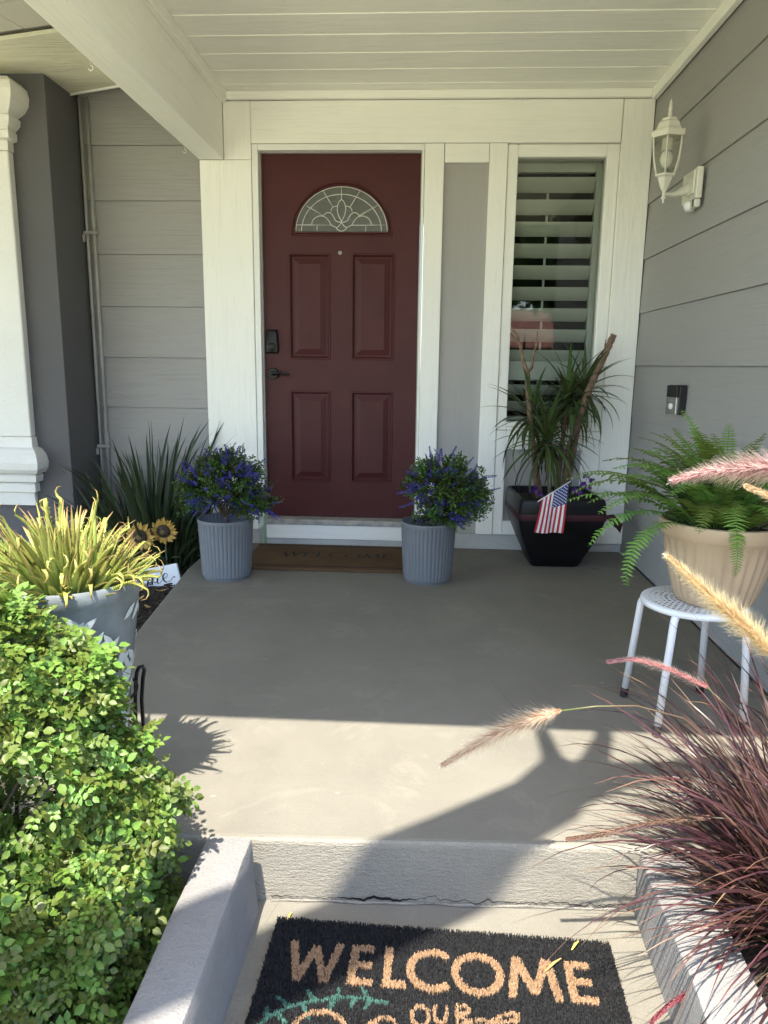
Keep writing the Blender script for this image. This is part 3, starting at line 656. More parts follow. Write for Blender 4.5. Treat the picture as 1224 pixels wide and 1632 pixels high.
def black_mat():
    ang=math.atan2(-.03004,.99955)
    t=thing('doormat','black coir doormat with tan welcome lettering on the lower landing','doormat',(-.303,-2.851,-.16),rot=(0,0,ang))
    Wd,Dp=.728,.455
    build('backing',MB().box(0,Wd,-Dp,0,0,.0075),'mat_back',t,bevel=.003)
    n=80000; p=np.stack([RNG.uniform(.002,Wd-.002,n),RNG.uniform(.002,Dp-.002,n)],1)
    jit=p+RNG.normal(0,.0007,p.shape); T0,T1=.067,.168; h=.0080
    seg=[]
    def W_(x0,x1):
        k=(x1-x0); seg.extend([((x0+h,T0),(x0+k*.27,T1),h),((x0+k*.27,T1-.0),(x0+k*.5,T0+.012),h),((x0+k*.5,T0+.012),(x0+k*.73,T1),h),((x0+k*.73,T1),(x1-h,T0),h)])
    def E_(x0,x1): seg.extend([((x0+h,T0),(x0+h,T1),h),((x0,T0+h),(x1,T0+h),h),((x0,(T0+T1)/2),(x1-.002,(T0+T1)/2),h),((x0,T1-h),(x1+.003,T1-h),h)])
    W_(.045,.163); E_(.178,.226); seg.extend([((.257,T0),(.257,T1),h),((.248,T1-h),(.296,T1-h),h)])
    E_(.619,.670)
    seg.extend([((.521,T0),(.506,T1),h),((.521,T0),(.552,T1-.012),h),((.582,T0),(.552,T1-.012),h),((.582,T0),(.598,T1),h)])
    tan=seg_mask(jit,seg)
    vm=(T0+T1)/2; c1=np.array([.349,vm]); r=jit-c1; rad=np.hypot(r[:,0],r[:,1]*1.0); tan|=(np.abs(rad-.046)<h)&~((np.abs(np.arctan2(r[:,1],r[:,0]))<R(46)))
    r=jit-np.array([.440,vm]); rad=np.hypot(r[:,0],r[:,1]); tan|=np.abs(rad-.0455)<h
    th=.0042
    def ell(cx,cy,a,b_,t0=0,t1=2*math.pi,n=22): return [(cx+a*math.cos(q),cy+b_*math.sin(q)) for q in np.linspace(t0,t1,n)]
    st=[(ell(.328,.228,.016,.022),th*.8),([(.355,.205),(.355,.228),(.361,.238),(.370,.238),(.377,.228),(.377,.203)],th*.8),([(.398,.240),(.398,.198),(.412,.196),(.420,.203),(.418,.213),(.400,.218),(.424,.238)],th*.8),
        (ell(.143,.290,.052,.054,R(150),R(395)),th),([(.43,.252),(.455,.235),(.480,.214),(.500,.204),(.513,.207),(.512,.217),(.495,.226),(.470,.229),(.445,.224),(.42,.232),(.40,.245)],th*.9),
        (ell(.262,.268,.026,.030,R(170),R(360)),th*.9),(ell(.240,.262,.010,.012),th*.7)]
    tan|=strokes_mask(jit,st)
    g=[([(.020,.292),(.048,.252),(.085,.228),(.125,.213),(.165,.202),(.205,.199),(.262,.205)],.0032)]
    for (x,y),(ax,ay),l in (((.040,.262),(-.3,-1),.024),((.055,.248),(1,.8),.03),((.078,.232),(-.9,-.6),.035),((.10,.222),(.6,1),.036),((.125,.213),(-.8,-.8),.03),((.160,.203),(-.2,1),.034),((.165,.202),(.0,-1),.022),((.200,.199),(-.3,1),.026),((.225,.200),(-.6,-1),.026),((.232,.201),(-.6,1),.024)):
        k=math.hypot(ax,ay); g.append(([(x,y),(x+ax/k*l*.55,y+ay/k*l*.55)],.0048)); g.append(([(x,y),(x+ax/k*l,y+ay/k*l)],.0030))
    grn=strokes_mask(jit,g)&~tan
    xy=np.stack([p[:,0],-p[:,1]],1)
    pile(xy[~(tan|grn)],'coir_black',t,.0072,'black_pile'); pile(xy[tan],'coir_tan',t,.0072,'tan_lettering',.0095,.0112,.0016,ln=.0016); pile(xy[grn],'coir_green',t,.0072,'green_sprig',.0095,.0112,.0016,ln=.0016)
black_mat()
def serif_word(word,h,t=.1):
    """flat serif letters as thin plates; returns MB in the xy plane"""
    m=MB(); x=0
    def bar(a,b_,wd,s=0):
        a=Vector((*a,0)); b_=Vector((*b_,0)); d_=(b_-a).normalized(); n_=Vector((-d_.y,d_.x,0))*wd/2
        m.add([(a-n_),(b_-n_),(b_+n_),(a+n_)],[(0,1,2,3)])
    def ring(cx,cy,r,a0,a1,k=18):
        vs=[]
        for i in range(k+1):
            a=a0+(a1-a0)*i/k; wd=.05+.07*abs(math.cos(a)); vs+=[(cx+(r-wd)*h*math.cos(a),cy+(r-wd*.6)*h*math.sin(a),0),(cx+r*h*math.cos(a),cy+r*h*math.sin(a),0)]
        m.add(vs,[(2*i,2*i+1,2*i+3,2*i+2) for i in range(k)])
    sf=lambda cx,cy,w_=.26: bar((cx-w_*h/2,cy),(cx+w_*h/2,cy),.045*h)
    for ch in word:
        if ch=='W':
            for a,b_,wd in (((0,1),(.3,0),.13),((.3,0),(.55,1),.06),((.55,1),(.85,0),.13),((.85,0),(1.12,1),.06)): bar((x+a[0]*h,a[1]*h),(x+b_[0]*h,b_[1]*h),wd*h)
            for q in (0,.55,1.12): sf(x+q*h,h)
            x+=1.32*h
        elif ch=='E':
            bar((x+.1*h,0),(x+.1*h,h),.13*h)
            for q,l in ((0,.62),(.5,.45),(1,.6)): bar((x,q*h),(x+l*h,q*h),.055*h)
            for q,l in ((.08,.62),(.92,.6)): bar((x+l*h,q*h-.08*h),(x+l*h,q*h+.08*h),.05*h)
            x+=.86*h
        elif ch=='L': bar((x+.1*h,0),(x+.1*h,h),.13*h); bar((x,0),(x+.6*h,0),.055*h); sf(x+.1*h,h); bar((x+.6*h,0),(x+.6*h,.18*h),.05*h); x+=.82*h
        elif ch=='C': ring(x+.48*h,.5*h,.52,R(45),R(315)); x+=1.0*h
        elif ch=='O': ring(x+.52*h,.5*h,.52,0,2*math.pi,28); x+=1.22*h
        elif ch=='M':
            for a,b_,wd in (((.06,0),(.12,1),.06),((.12,1),(.5,0),.13),((.5,0),(.9,1),.06),((.9,1),(.97,0),.13)): bar((x+a[0]*h,a[1]*h),(x+b_[0]*h,b_[1]*h),wd*h)
            sf(x+.06*h,0); sf(x+.97*h,0); x+=1.22*h
    return m,x
def brown_mat():
    t=thing('doormat','flat brown coir welcome mat lying against the door threshold','doormat',(-.50,-.315,0))
    build('mat_body',MB().box(-.46,.46,-.262,.262,.001,.016),'coir_brown',t,bevel=.004)
    for y in (-.215,.218): build('border_line',MB().box(-.455,.455,y-.006,y+.006,.0155,.0168),'mat_back',t)
    m,wd=serif_word('WELCOME',.098); o=build('lettering',m,'mat_back',t,loc=(-wd*.93/2+.06,-.03,.0178)); o.scale=(.88,1,1)
brown_mat()

# ------------------------------------------------------------------ grey ribbed pots with lavender and boxwood
def box_sprig(seed):
    rr=random.Random(seed); m=MB(); L=.085; pts=arc((0,0,0),0,R(90),L,rr.uniform(.1,.5),5); m.tube(pts,.0012,4,t=0)
    for i in range(64):
        t=rr.uniform(.1,1); p=pts[0].lerp(pts[-1],t); a=rr.uniform(0,6.28); e=rr.uniform(-.1,1.1); d_=Vector((math.cos(a)*math.cos(e),math.sin(a)*math.cos(e),math.sin(e)))
        l=rr.uniform(.008,.0145); b0=p+d_*rr.uniform(.003,.016); sd=d_.orthogonal().normalized(); sd=Matrix.Rotation(rr.uniform(0,6.28),3,d_)@sd; w_=l*.36
        m.add([b0,b0+d_*l*.45+sd*w_,b0+d_*l,b0+d_*l*.45-sd*w_],[(0,1,2,3)],[rr.random()]*4)
    return m.mesh('boxwood_sprig','box_leaf',tattr=True)
def flower_sprig(seed):
    rr=random.Random(seed); m=MB(); L=.10; pts=arc((0,0,0),0,R(90),L,rr.uniform(.1,.6),6); m.tube(pts,.0011,4,mi=1,t=0)
    for i in range(34):
        t=.35+.65*i/34; p=pts[0].lerp(pts[-1],t); a=i*2.4; d_=Vector((math.cos(a),math.sin(a),.7)).normalized(); l=rr.uniform(.007,.011)*(1.15-.5*t); sd=d_.orthogonal().normalized()*l*.38
        m.add([p,p+d_*l*.5+sd,p+d_*l,p+d_*l*.5-sd],[(0,1,2,3)])
    return m.mesh('flower_sprig',['bud_purple','box_leaf'],tattr=True)
BS=[box_sprig(i) for i in range(8)]; FS=[flower_sprig(50+i) for i in range(6)]
def ribbed_pot(loc,label,seed,lobes):
    rr=random.Random(seed); t=thing('potted_lavender',label,'potted plant',loc,'matching grey ribbed pots either side of the door')
    mod=lambda a,z: 1-.030*(1-math.sqrt(max(0,1-(2*((a*40/(2*math.pi))%1)-1)**2))) if .018<z<.285 else 1
    prof=[(.112,0),(.115,.012),(.121,.016),(.1225,.02),(.130,.15),(.1365,.284),(.1375,.287),(.1375,.303),(.131,.304),(.129,.27),(.125,.24)]
    p=build('pot',MB().lathe(prof,320,mod=mod,cap=True),'pot_grey',t,smooth=True,auto=40)
    p.data.materials.append(MATS['pot_dark'])
    build('soil',MB().lathe([(.001,.235),(.128,.232)],40,cap=False),'soil',t)
    build('stem',MB().tube([(0,0,.2),(.005,0,.34),(.01,.0,.42)],[.012,.010,.006],8),'twig',t,smooth=True)
    for i in range(9):
        a=i*2.4; build('branch',MB().tube([(0,0,.30),(.06*math.cos(a),.06*math.sin(a),.36+.01*i),(.13*math.cos(a),.13*math.sin(a),.38+.018*i)],[.005,.003,.0015],5),'twig',t,smooth=True)
    def surf():
        while True:
            c,r_=rr.choice(lobes); a=rr.uniform(0,6.283); ct=rr.uniform(-.75,1); st=math.sqrt(1-ct*ct); d_=Vector((st*math.cos(a),st*math.sin(a),ct))
            if d_.y>.75: continue
            k=rr.uniform(.50,1.0); p=Vector(c)+Vector((d_.x*r_[0]*1.14,d_.y*r_[1]*1.05,d_.z*r_[2]*1.12))*k
            if (p.x**2+p.y**2)**.5<.125 and p.z<.30: continue
            return p,d_
    def put(me,nm,n,base):
        for i in range(n):
            p,d_=surf(); d2=(d_+Vector((rr.uniform(-.5,.5),rr.uniform(-.5,.5),rr.uniform(-.2,.6)))).normalized()
            o=obj(nm,rr.choice(me),t,p-d2*base,d2.to_track_quat('Z','Y').to_euler(),rr.uniform(.85,1.3)); o.rotation_euler.rotate_axis('Z',rr.uniform(0,6.28))
    put(BS,'boxwood_sprig',285,.06); put(FS,'flower_sprig',230,.050)
ribbed_pot((-.985,-.70,0),'grey ribbed pot of lavender and boxwood nearest the sunflower stakes',3,[((0,0,.455),(.17,.15,.145)),((.13,.02,.385),(.10,.09,.085)),((-.10,0,.44),(.12,.11,.12)),((.02,0,.54),(.12,.12,.085))])
ribbed_pot((.032,-.662,0),'grey ribbed pot of lavender and boxwood between the door and the window',9,[((.09,0,.455),(.18,.15,.15)),((.02,0,.50),(.12,.12,.10)),((.17,0,.43),(.11,.10,.12)),((.10,-.02,.36),(.12,.09,.08))])

# ------------------------------------------------------------------ black pot with dracaena, flag
def dracaena():
    t=thing('potted_dracaena','tall spiky dracaena with bare canes in a tapered black square pot','potted plant',(.720,-.235,0),rot=(0,0,R(3)))
    def sq(h,z,r=.03):
        out=[]
        for cx,cy,a0 in ((1,1,0),(-1,1,90),(-1,-1,180),(1,-1,270)):
            for k in range(4): a=R(a0+30*k); out.append((cx*(h-r)+r*math.cos(a),cy*(h-r)+r*math.sin(a),z))
        return out
    prof=[(.118,0),(.128,.006),(.150,.06),(.180,.13),(.208,.20),(.224,.255),(.230,.30),(.228,.36),(.222,.385),(.215,.390),(.205,.388),(.198,.34)]
    vs=[]; 
    for h,z in prof: vs+=sq(h,z,.022)
    k=16; m=MB().add(vs,[(j*k+i,j*k+(i+1)%k,(j+1)*k+(i+1)%k,(j+1)*k+i) for j in range(len(prof)-1) for i in range(k)]+[tuple(range(k))[::-1]])
    build('pot',m,'pot_black',t,smooth=True,auto=45)
    build('soil',MB().add(sq(.201,.35,.022),[tuple(range(16))]),'soil',t)
    vs=[]
    for h,z in ((.2312,.276),(.2335,.285),(.2335,.300),(.2318,.309)): vs+=sq(h,z,.024)
    build('ribbon',MB().add(vs,[(j*k+i,j*k+(i+1)%k,(j+1)*k+(i+1)%k,(j+1)*k+i) for j in range(3) for i in range(k)]),'ribbon_red',t,smooth=True)
    for e in ((.30,-.16,.255),(.335,-.15,.225)):
        build('ribbon_tail',MB().ribbon([(.232,-.20,.295),(.265,-.20,.290),e],[.008,.022,.030],side=(0,.2,1)),'ribbon_red',t)
    def cane(pts,rs,rings=True):
        pp=[]; rr=[]
        for i in range(len(pts)-1):
            a,b_=Vector(pts[i]),Vector(pts[i+1]); n=max(3,int((b_-a).length/.012))
            for j in range(n): q=j/n; pp.append(a.lerp(b_,q)); rr.append((rs[i]*(1-q)+rs[i+1]*q)*(1+.10*math.sin(len(pp)*2.1)+U(-.05,.05)))
        pp.append(Vector(pts[-1])); rr.append(rs[-1]); return pp,rr
    def C(nm,pts,rs): a,b_=cane(pts,rs); return build(nm,MB().tube(a,b_,9),'bark',t,smooth=True)
    O=Vector((.720,-.235,0)); Rz=Matrix.Rotation(R(-3),3,'Z')
    Lc=lambda x,y,z: tuple(Rz@(Vector((x,y,z))-O))
    c1=C('cane',[Lc(.645,-.20,.33),Lc(.600,-.20,.62),Lc(.565,-.2,.85),Lc(.545,-.2,1.03)],[.017,.016,.015,.014])
    C('cane',[Lc(.545,-.2,1.03),Lc(.52,-.2,1.10),Lc(.503,-.2,1.17)],[.013,.010,.008]); C('twig',[Lc(.503,-.2,1.17),Lc(.485,-.2,1.225),Lc(.45,-.19,1.27)],[.007,.005,.003]); C('twig',[Lc(.506,-.2,1.165),Lc(.475,-.2,1.21),Lc(.445,-.21,1.235)],[.006,.005,.003])
    C('twig',[Lc(.545,-.2,1.03),Lc(.568,-.2,1.06),Lc(.572,-.2,1.12),Lc(.585,-.2,1.17),Lc(.588,-.2,1.25)],[.010,.008,.007,.005,.003])
    C('cane',[Lc(.775,-.2,.33),Lc(.79,-.2,.62),Lc(.88,-.2,.95),Lc(.99,-.2,1.235)],[.018,.018,.019,.018]); C('twig',[Lc(.955,-.2,1.16),Lc(.945,-.21,1.18),Lc(.948,-.21,1.21)],[.005,.004,.002])
    C('cane',[Lc(.70,-.26,.33),Lc(.672,-.28,.55),Lc(.655,-.28,.66)],[.014,.013,.011]); C('cane',[Lc(.74,-.18,.33),Lc(.765,-.16,.70),Lc(.775,-.16,.88)],[.014,.012,.010]); C('cane',[Lc(.66,-.20,.33),Lc(.60,-.16,.65),Lc(.585,-.16,.80)],[.013,.012,.010])
    C('cane',[Lc(.80,-.15,.33),Lc(.85,-.14,.75),Lc(.865,-.14,.93)],[.013,.012,.010])
    def rosette(c,n,L,e0,e1,seed,squash=1):
        rr=random.Random(seed); c=Vector(c)
        for i in range(n):
            az=i*2.3999+rr.uniform(-.3,.3); q=(i+.5)/n; el=R(e0+(e1-e0)*q)+rr.uniform(-.1,.1); l=L*rr.uniform(.8,1.12)
            if math.sin(az)>.3: l*=.6
            pts=arc(c+Vector((0,0,.05*q)),az,el,l,rr.uniform(.9,1.7)*(1.1-.75*q),8,1.3); wd=rr.uniform(.0085,.0130)
            ws=[wd*x for x in (.55,.9,1,1,.92,.8,.6,.35,.03)]
            m=MB().ribbon(pts,ws,fold=.35); build('leaf',m,'dracaena_leaf',t,smooth=True,tattr=True)
    rosette(Lc(.655,-.28,.64),70,.36,-50,86,1); rosette(Lc(.775,-.16,.85),54,.33,-45,84,2); rosette(Lc(.585,-.17,.76),46,.33,-50,72,3); rosette(Lc(.865,-.14,.90),42,.31,-55,80,4)
    # violet flowers at the pot rim
    for (x,y,z) in ((.84,-.40,.46),(.87,-.38,.44),(.89,-.37,.475),(.86,-.37,.50),(.80,-.38,.42),(.58,-.36,.41),(.62,-.37,.40),(.60,-.34,.42),(.83,-.41,.41)):
        f=MB(); c=Vector(Lc(x,y,z))
        for i in range(14):
            a=U(0,6.28); e=U(-.5,1.3); d_=Vector((math.cos(a)*math.cos(e),math.sin(a)*math.cos(e),math.sin(e))); s_=d_.orthogonal().normalized()*.010; l=U(.016,.026)
            f.add([c,c+d_*l*.6+s_,c+d_*l,c+d_*l*.6-s_],[(0,1,2,3)])
        f.tube([c,(c.x,c.y+.03,.35)],.0015,4,mi=1); build('flower',f,['flower_violet','stake_green'],t)
dracaena()
def flag():
    t=thing('small_flag','small stars and stripes flag hanging from a stick in the black pot','flag',(.697,-.475,.305))
    # hoist runs along the leaning stick, fly hangs down
    tip=Vector((.048,-.01,.178)); root=Vector((-.085,-.0,.085)); nh=26; nf=20; Lf=.262
    def pt(i,j):
        s_=i/nh; q=j/nf; p=tip.lerp(root,s_)
        x=p.x*(1+.10*q)-.020*q; y=p.y-.012-.012*math.sin(s_*9+q*2)*q-.02*q*(1-q); z=p.z-Lf*q*(1-.33*s_)
        return Vector((x,y,z))
    st=MB()
    for i in range(nh):
        for j in range(nf):
            can=i<nh*7/13-1e-6 and j<nf*.4; mi=2 if can else ((i*13//nh)%2)
            st.add([pt(i,j),pt(i+1,j),pt(i+1,j+1),pt(i,j+1)],[(0,1,2,3)],mi=mi)
    build('cloth',st,['flag_red','flag_white','flag_blue'],t,smooth=False)
    sm=MB()
    for r in range(9):
        for c in range(6 if r%2==0 else 5):
            u=(r+1)/10*(7/13)*nh; v=((c*2+1+(r%2))/12)*.4*nf; i,j=int(u),int(v); p=pt(i,j)+(pt(i+1,j)-pt(i,j))*(u-i)+(pt(i,j+1)-pt(i,j))*(v-j)+Vector((0,-.0012,0))
            vs=[p+Vector((math.sin(a*math.pi/5)*(.0044 if a%2==0 else .0020),0,math.cos(a*math.pi/5)*(.0044 if a%2==0 else .0020))) for a in range(10)]
            sm.add(vs,[tuple(range(10))])
    build('stars',sm,'flag_white',t)
    d_=(tip-root).normalized(); build('stick',MB().tube([root-d_*.10+Vector((.0,.05,-.02)),root,tip+d_*.02],.003,8),'flag_white',t,smooth=True)
    build('stick_tip',MB().lathe([(.001,.014),(.004,.01),(.0045,.004),(.003,0)],10,c=tuple(tip+d_*.018)),'flag_white',t,smooth=True)
flag()

# ------------------------------------------------------------------ stool and fern
SX,SY=.838,-2.06
def stool():
    t=thing('stool','white round metal stool with perforated seat and four splayed legs','stool',(SX,SY,0))
    m=MB(); m.lathe([(.148,.352),(.155,.354),(.157,.362),(.154,.369),(.146,.371)],56,cap=False)
    # seat sheet with round holes: radial grid leaves gaps between annuli
    rings=[0.0,.020]; holes=[]
    seat=MB()
    def disc(cells): pass
    radii=[.018,.034,.050,.066,.082,.098,.114,.130]
    seat.lathe([(.001,.3705),(.014,.3705)],24,cap=False)
    prev=.014
    for k,r in enumerate(radii):
        n=6+6*k; hr=.0042; r0,r1=r-hr,r+hr
        seat.lathe([(prev,.3705),(r0,.3705)],56,cap=False)
        for i in range(n):
            a0=2*math.pi*i/n; hw=hr/r
            a1=a0+hw*1.15; a2=a0+2*math.pi/n-hw*1.15
            q=[a1+(a2-a1)*j/3 for j in range(4)]
            seat.add([(rr*math.cos(a),rr*math.sin(a),.3705) for a in q for rr in (r0,r1)],[(2*j,2*j+1,2*j+3,2*j+2) for j in range(3)])
        prev=r1
    seat.lathe([(prev,.3705),(.147,.3705)],56,cap=False)
    build('seat_rim',m,'steel_white',t,smooth=True); build('seat',seat,'steel_white',t)
    feet=[(-.158,.098),(-.132,-.165),(.102,.146),(.135,-.115)]
    for fx,fy in feet:
        k=math.hypot(fx,fy); ux,uy=fx/k,fy/k
        pts=[(ux*.09,uy*.09,.355),(ux*.118,uy*.118,.355)]
        for a in np.linspace(90,8,7): pts.append((ux*(.128+.030*math.cos(R(a))),uy*(.128+.030*math.cos(R(a))),.325+.030*math.sin(R(a))))
        pts.append((fx,fy,.028)); l=build('leg',MB().tube(pts,.0112,12),'steel_white',t,smooth=True)
        d_=(Vector(pts[-1])-Vector(pts[-2])).normalized(); e=Vector(pts[-1]); build('rubber_foot',MB().tube([e-d_*.004,Vector((e.x+d_.x*.026,e.y+d_.y*.026,.0005))],.0126,12),'rubber',l,smooth=True,auto=40)
stool()
def fern():
    t=thing('potted_fern','lush green Boston fern in a tan fluted pot on the white stool','potted plant',(.893,SY-.005,.3745))
    mod=lambda a,z: 1+(.022*math.cos(a*30) if .02<z<.185 else 0)
    prof=[(.104,0),(.109,.004),(.119,.03),(.136,.09),(.150,.15),(.159,.195),(.166,.203),(.172,.212),(.176,.24),(.175,.248),(.168,.250),(.162,.235),(.156,.20)]
    build('pot',MB().lathe(prof,180,mod=mod),'pot_tan',t,smooth=True,auto=50); build('soil',MB().lathe([(.001,.225),(.152,.215)],36,cap=False),'soil',t)
    rr=random.Random(11)
    def frond(base,az,el,L,droop,seed,pw=1.3,twist=0):
        r2=random.Random(seed); pts=arc(base,az,el,L,droop,34,pw,twist); m=MB(); m.tube(pts[::3]+[pts[-1]],[.0018*(1-i/13)+.0005 for i in range(len(pts[::3])+1)],4,t=0)
        n=len(pts)
        for i in range(4,n-1):
            for sub in (0,):
                q=(i+sub)/n; p=pts[i].lerp(pts[min(i+1,n-1)],sub); d_=(pts[min(i+1,n-1)]-pts[i-1]).normalized(); sd=d_.cross(Vector((0,0,1)))
                sd=sd.normalized() if sd.length>1e-3 else Vector((1,0,0)); up=sd.cross(d_); l=.046*math.sin(math.pi*min(1,q*.93+.07))**.55*(1-q*.25)+.003; l*=L/.42
                for s_ in (-1,1):
                    a=sd*s_*math.cos(.28)+d_*.30+up*r2.uniform(-.25,.2); a.normalize(); w_=d_*l*.115; jj=l*r2.uniform(.85,1.1)
                    m.add([p-w_*.8,p+a*jj*.55-w_-up*jj*.04,p+a*jj-up*jj*.12,p+a*jj*.5+w_,p+w_*.8],[(0,1,3,4),(1,2,3)],[q]*5)
        build('frond',m,'fern_leaf',t,tattr=True)
    for i in range(92):
        q=i/92; az=i*2.3999+rr.uniform(-.2,.2); el=R(42+46*q)+rr.uniform(-.12,.12); L=rr.uniform(.28,.42)*(1.08-.15*q); dr=rr.uniform(.9,1.75)*(1.15-.45*q); bx_=Vector((math.cos(az),math.sin(az),0))*.085*(1-q)
        if math.cos(az)>.35: L*=.70
        frond(bx_+Vector((0,0,.222)),az,el,L,dr,100+i)
    # long marked fronds reaching to the left
    frond((-.08,-.02,.225),R(176),R(38),.42,1.15,201); frond((-.09,.0,.225),R(196),R(34),.38,1.7,202); frond((-.07,.03,.225),R(160),R(48),.44,1.3,203); frond((-.1,-.05,.225),R(212),R(30),.38,2.4,205); frond((-.1,.04,.225),R(187),R(55),.40,1.25,206)
    frond((0,-.08,.23),R(255),R(30),.24,2.6,207); frond((-.03,0,.23),R(120),R(80),.34,.9,208)
fern()

# ------------------------------------------------------------------ strappy plant, sunflower stakes, sign, mulch
def strap_plant():
    t=thing('strap_leaf_plant','dark green clump of upright strap leaves against the siding','plant',(-1.52,-.25,-.10))
    rr=random.Random(5)
    for i in range(240):
        az=rr.uniform(0,6.283); r_=rr.uniform(0,.22); base=(r_*math.cos(az)*1.3,r_*math.sin(az)*.6,rr.uniform(-.01,.01)); el=R(rr.uniform(52,89)); L=rr.uniform(.42,.92)*(1 if el>R(66) else .85)
        if math.sin(az)>.2 and el<R(75): el=R(80)
        if math.sin(az)<-.3 and math.cos(az)>.2: L*=.72
        if math.cos(az)<-.55: az+=.0; L*=.85
        pts=arc(base,az,el,L,rr.uniform(.05,.8),9,2.0); pts=[Vector((p.x,min(p.y,.245),p.z)) for p in pts]; wd=rr.uniform(.006,.0125); ws=[wd*x for x in (.6,.8,.95,1,1,.95,.85,.65,.4,.03)]
        a=rr.uniform(0,6.28); build('leaf',MB().ribbon(pts,ws,side=(math.cos(a),math.sin(a)*.5,0),fold=.25),'strap_leaf',t,smooth=True,tattr=True)
    for (az,el,L,dr) in ((R(195),R(38),.62,.35),(R(205),R(48),.55,.3),(R(186),R(50),.58,.6),(R(172),R(55),.5,.9)):
        pts=arc((-.1,-.02,0),az,el,L,dr,9,2); build('leaf',MB().ribbon(pts,[.008*x for x in (.6,.8,.95,1,1,.95,.85,.65,.4,.03)],side=(.3,.3,1),fold=.2),'strap_leaf',t,smooth=True,tattr=True)
strap_plant()
def sunflower(loc,label,r,tilt,seed):
    t=thing('sunflower_stake',label,'garden stake',loc,'sunflower garden stakes'); rr=random.Random(seed); hz=.27
    rot=Matrix.Translation((0,0,hz))@Matrix.Rotation(R(90+tilt),4,'X')
    hd=MB().merge(MB().lathe([(.001,.022),(r*.25,.021),(r*.42,.014),(r*.46,.004),(r*.44,0)],28),rot); build('seed_head',hd,'seed_head',t,smooth=True)
    ct=MB().merge(MB().lathe([(.001,.0255),(r*.14,.0245),(r*.17,.0215)],20,cap=False),rot); build('seed_centre',ct,'seed_ring',t,smooth=True)
    for layer,(n,rl,z) in enumerate(((13,1.0,.002),(13,.92,-.004))):
        for i in range(n):
            a=2*math.pi*(i+.5*layer)/n+rr.uniform(-.06,.06); d_=Vector((math.cos(a),math.sin(a),0)); s_=Vector((-d_.y,d_.x,0)); l=r*rl*rr.uniform(.93,1.05); pm=MB()
            pts=[(.38,0,.0),(.58,.105,.004),(.75,.10,.008),(.90,.05,.006),(1.0,.004,.0)]; vs=[]; 
            for q,wd,zz in pts: c=d_*l*q+Vector((0,0,z+zz)); vs+=[c-s_*l*wd*1.25,c+Vector((0,0,-.004)),c+s_*l*wd*1.25]
            pm.add(vs,[f for j in range(4) for f in ((3*j,3*j+1,3*j+4,3*j+3),(3*j+1,3*j+2,3*j+5,3*j+4))]); build('petal',MB().merge(pm,rot),'petal',t,smooth=True)
    build('stem',MB().tube([(0,.012,-.10),(.004,.012,.1),(0,.012,hz)],.005,8),'stake_green',t,smooth=True)
    for s_ in (-1,1):
        pts=arc((0,.01,.09),R(180 if s_<0 else 0),R(45),.10,1.2,6); build('leaf',MB().ribbon(pts,[.004,.018,.026,.026,.018,.01,.001],fold=.2,side=(0,1,0)),'stake_green',t,smooth=True)
sunflower((-1.39,-.46,-.10),'metal sunflower stake fully in view beside the grey pot',.080,6,1)
sunflower((-1.505,-.50,-.125),'metal sunflower stake half hidden behind the aloe',.085,0,2)
def sign():
    t=thing('welcome_sign','small white plaque with black script lettering on the mulch','sign',(-1.248,-.62,-.085),rot=(0,R(-12.5),R(-3)))
    build('board',MB().box(-.42,.0,0,.016,0,.122),'sign_white',t,bevel=.003)
    st=MB()
    def stroke(pts,wd):
        pts=[Vector((a,b_)) for a,b_ in pts]; sm=[]; ext=[pts[0]*2-pts[1]]+pts+[pts[-1]*2-pts[-2]]
        for i in range(1,len(ext)-2):
            p0,p1,p2,p3=ext[i-1:i+3]
            for k in range(7): q=k/7; sm.append(.5*((2*p1)+(p2-p0)*q+(2*p0-5*p1+4*p2-p3)*q*q+(3*p1-p0-3*p2+p3)*q**3))
        sm.append(pts[-1]); vs=[]
        for i,p_ in enumerate(sm):
            d_=(sm[min(i+1,len(sm)-1)]-sm[max(i-1,0)]).normalized(); n_=Vector((-d_.y,d_.x)); w_=wd*(.32+.68*max(0,-d_.y))*1.0; vs+=[(p_.x-n_.x*w_,-.0008,p_.y-n_.y*w_),(p_.x+n_.x*w_,-.0008,p_.y+n_.y*w_)]
        st.add(vs,[(2*i,2*i+1,2*i+3,2*i+2) for i in range(len(sm)-1)])
    W_=.0045
    stroke([(-.262,.070),(-.272,.078),(-.284,.068),(-.288,.050),(-.278,.036),(-.262,.036),(-.246,.050)],W_)
    stroke([(-.222,.080),(-.238,.074),(-.244,.054),(-.236,.036),(-.220,.034),(-.208,.050),(-.210,.070),(-.222,.080),(-.206,.066),(-.190,.064)],W_)
    stroke([(-.190,.064),(-.180,.080),(-.176,.060),(-.186,.032),(-.172,.060),(-.156,.080),(-.150,.064),(-.158,.034),(-.144,.062),(-.128,.080),(-.120,.066),(-.128,.042),(-.116,.036),(-.096,.052)],W_)
    stroke([(-.096,.052),(-.072,.060),(-.062,.074),(-.072,.082),(-.088,.070),(-.090,.048),(-.076,.034),(-.052,.040),(-.034,.056),(-.026,.052)],W_)
    build('lettering',st,'ink',t)
sign()
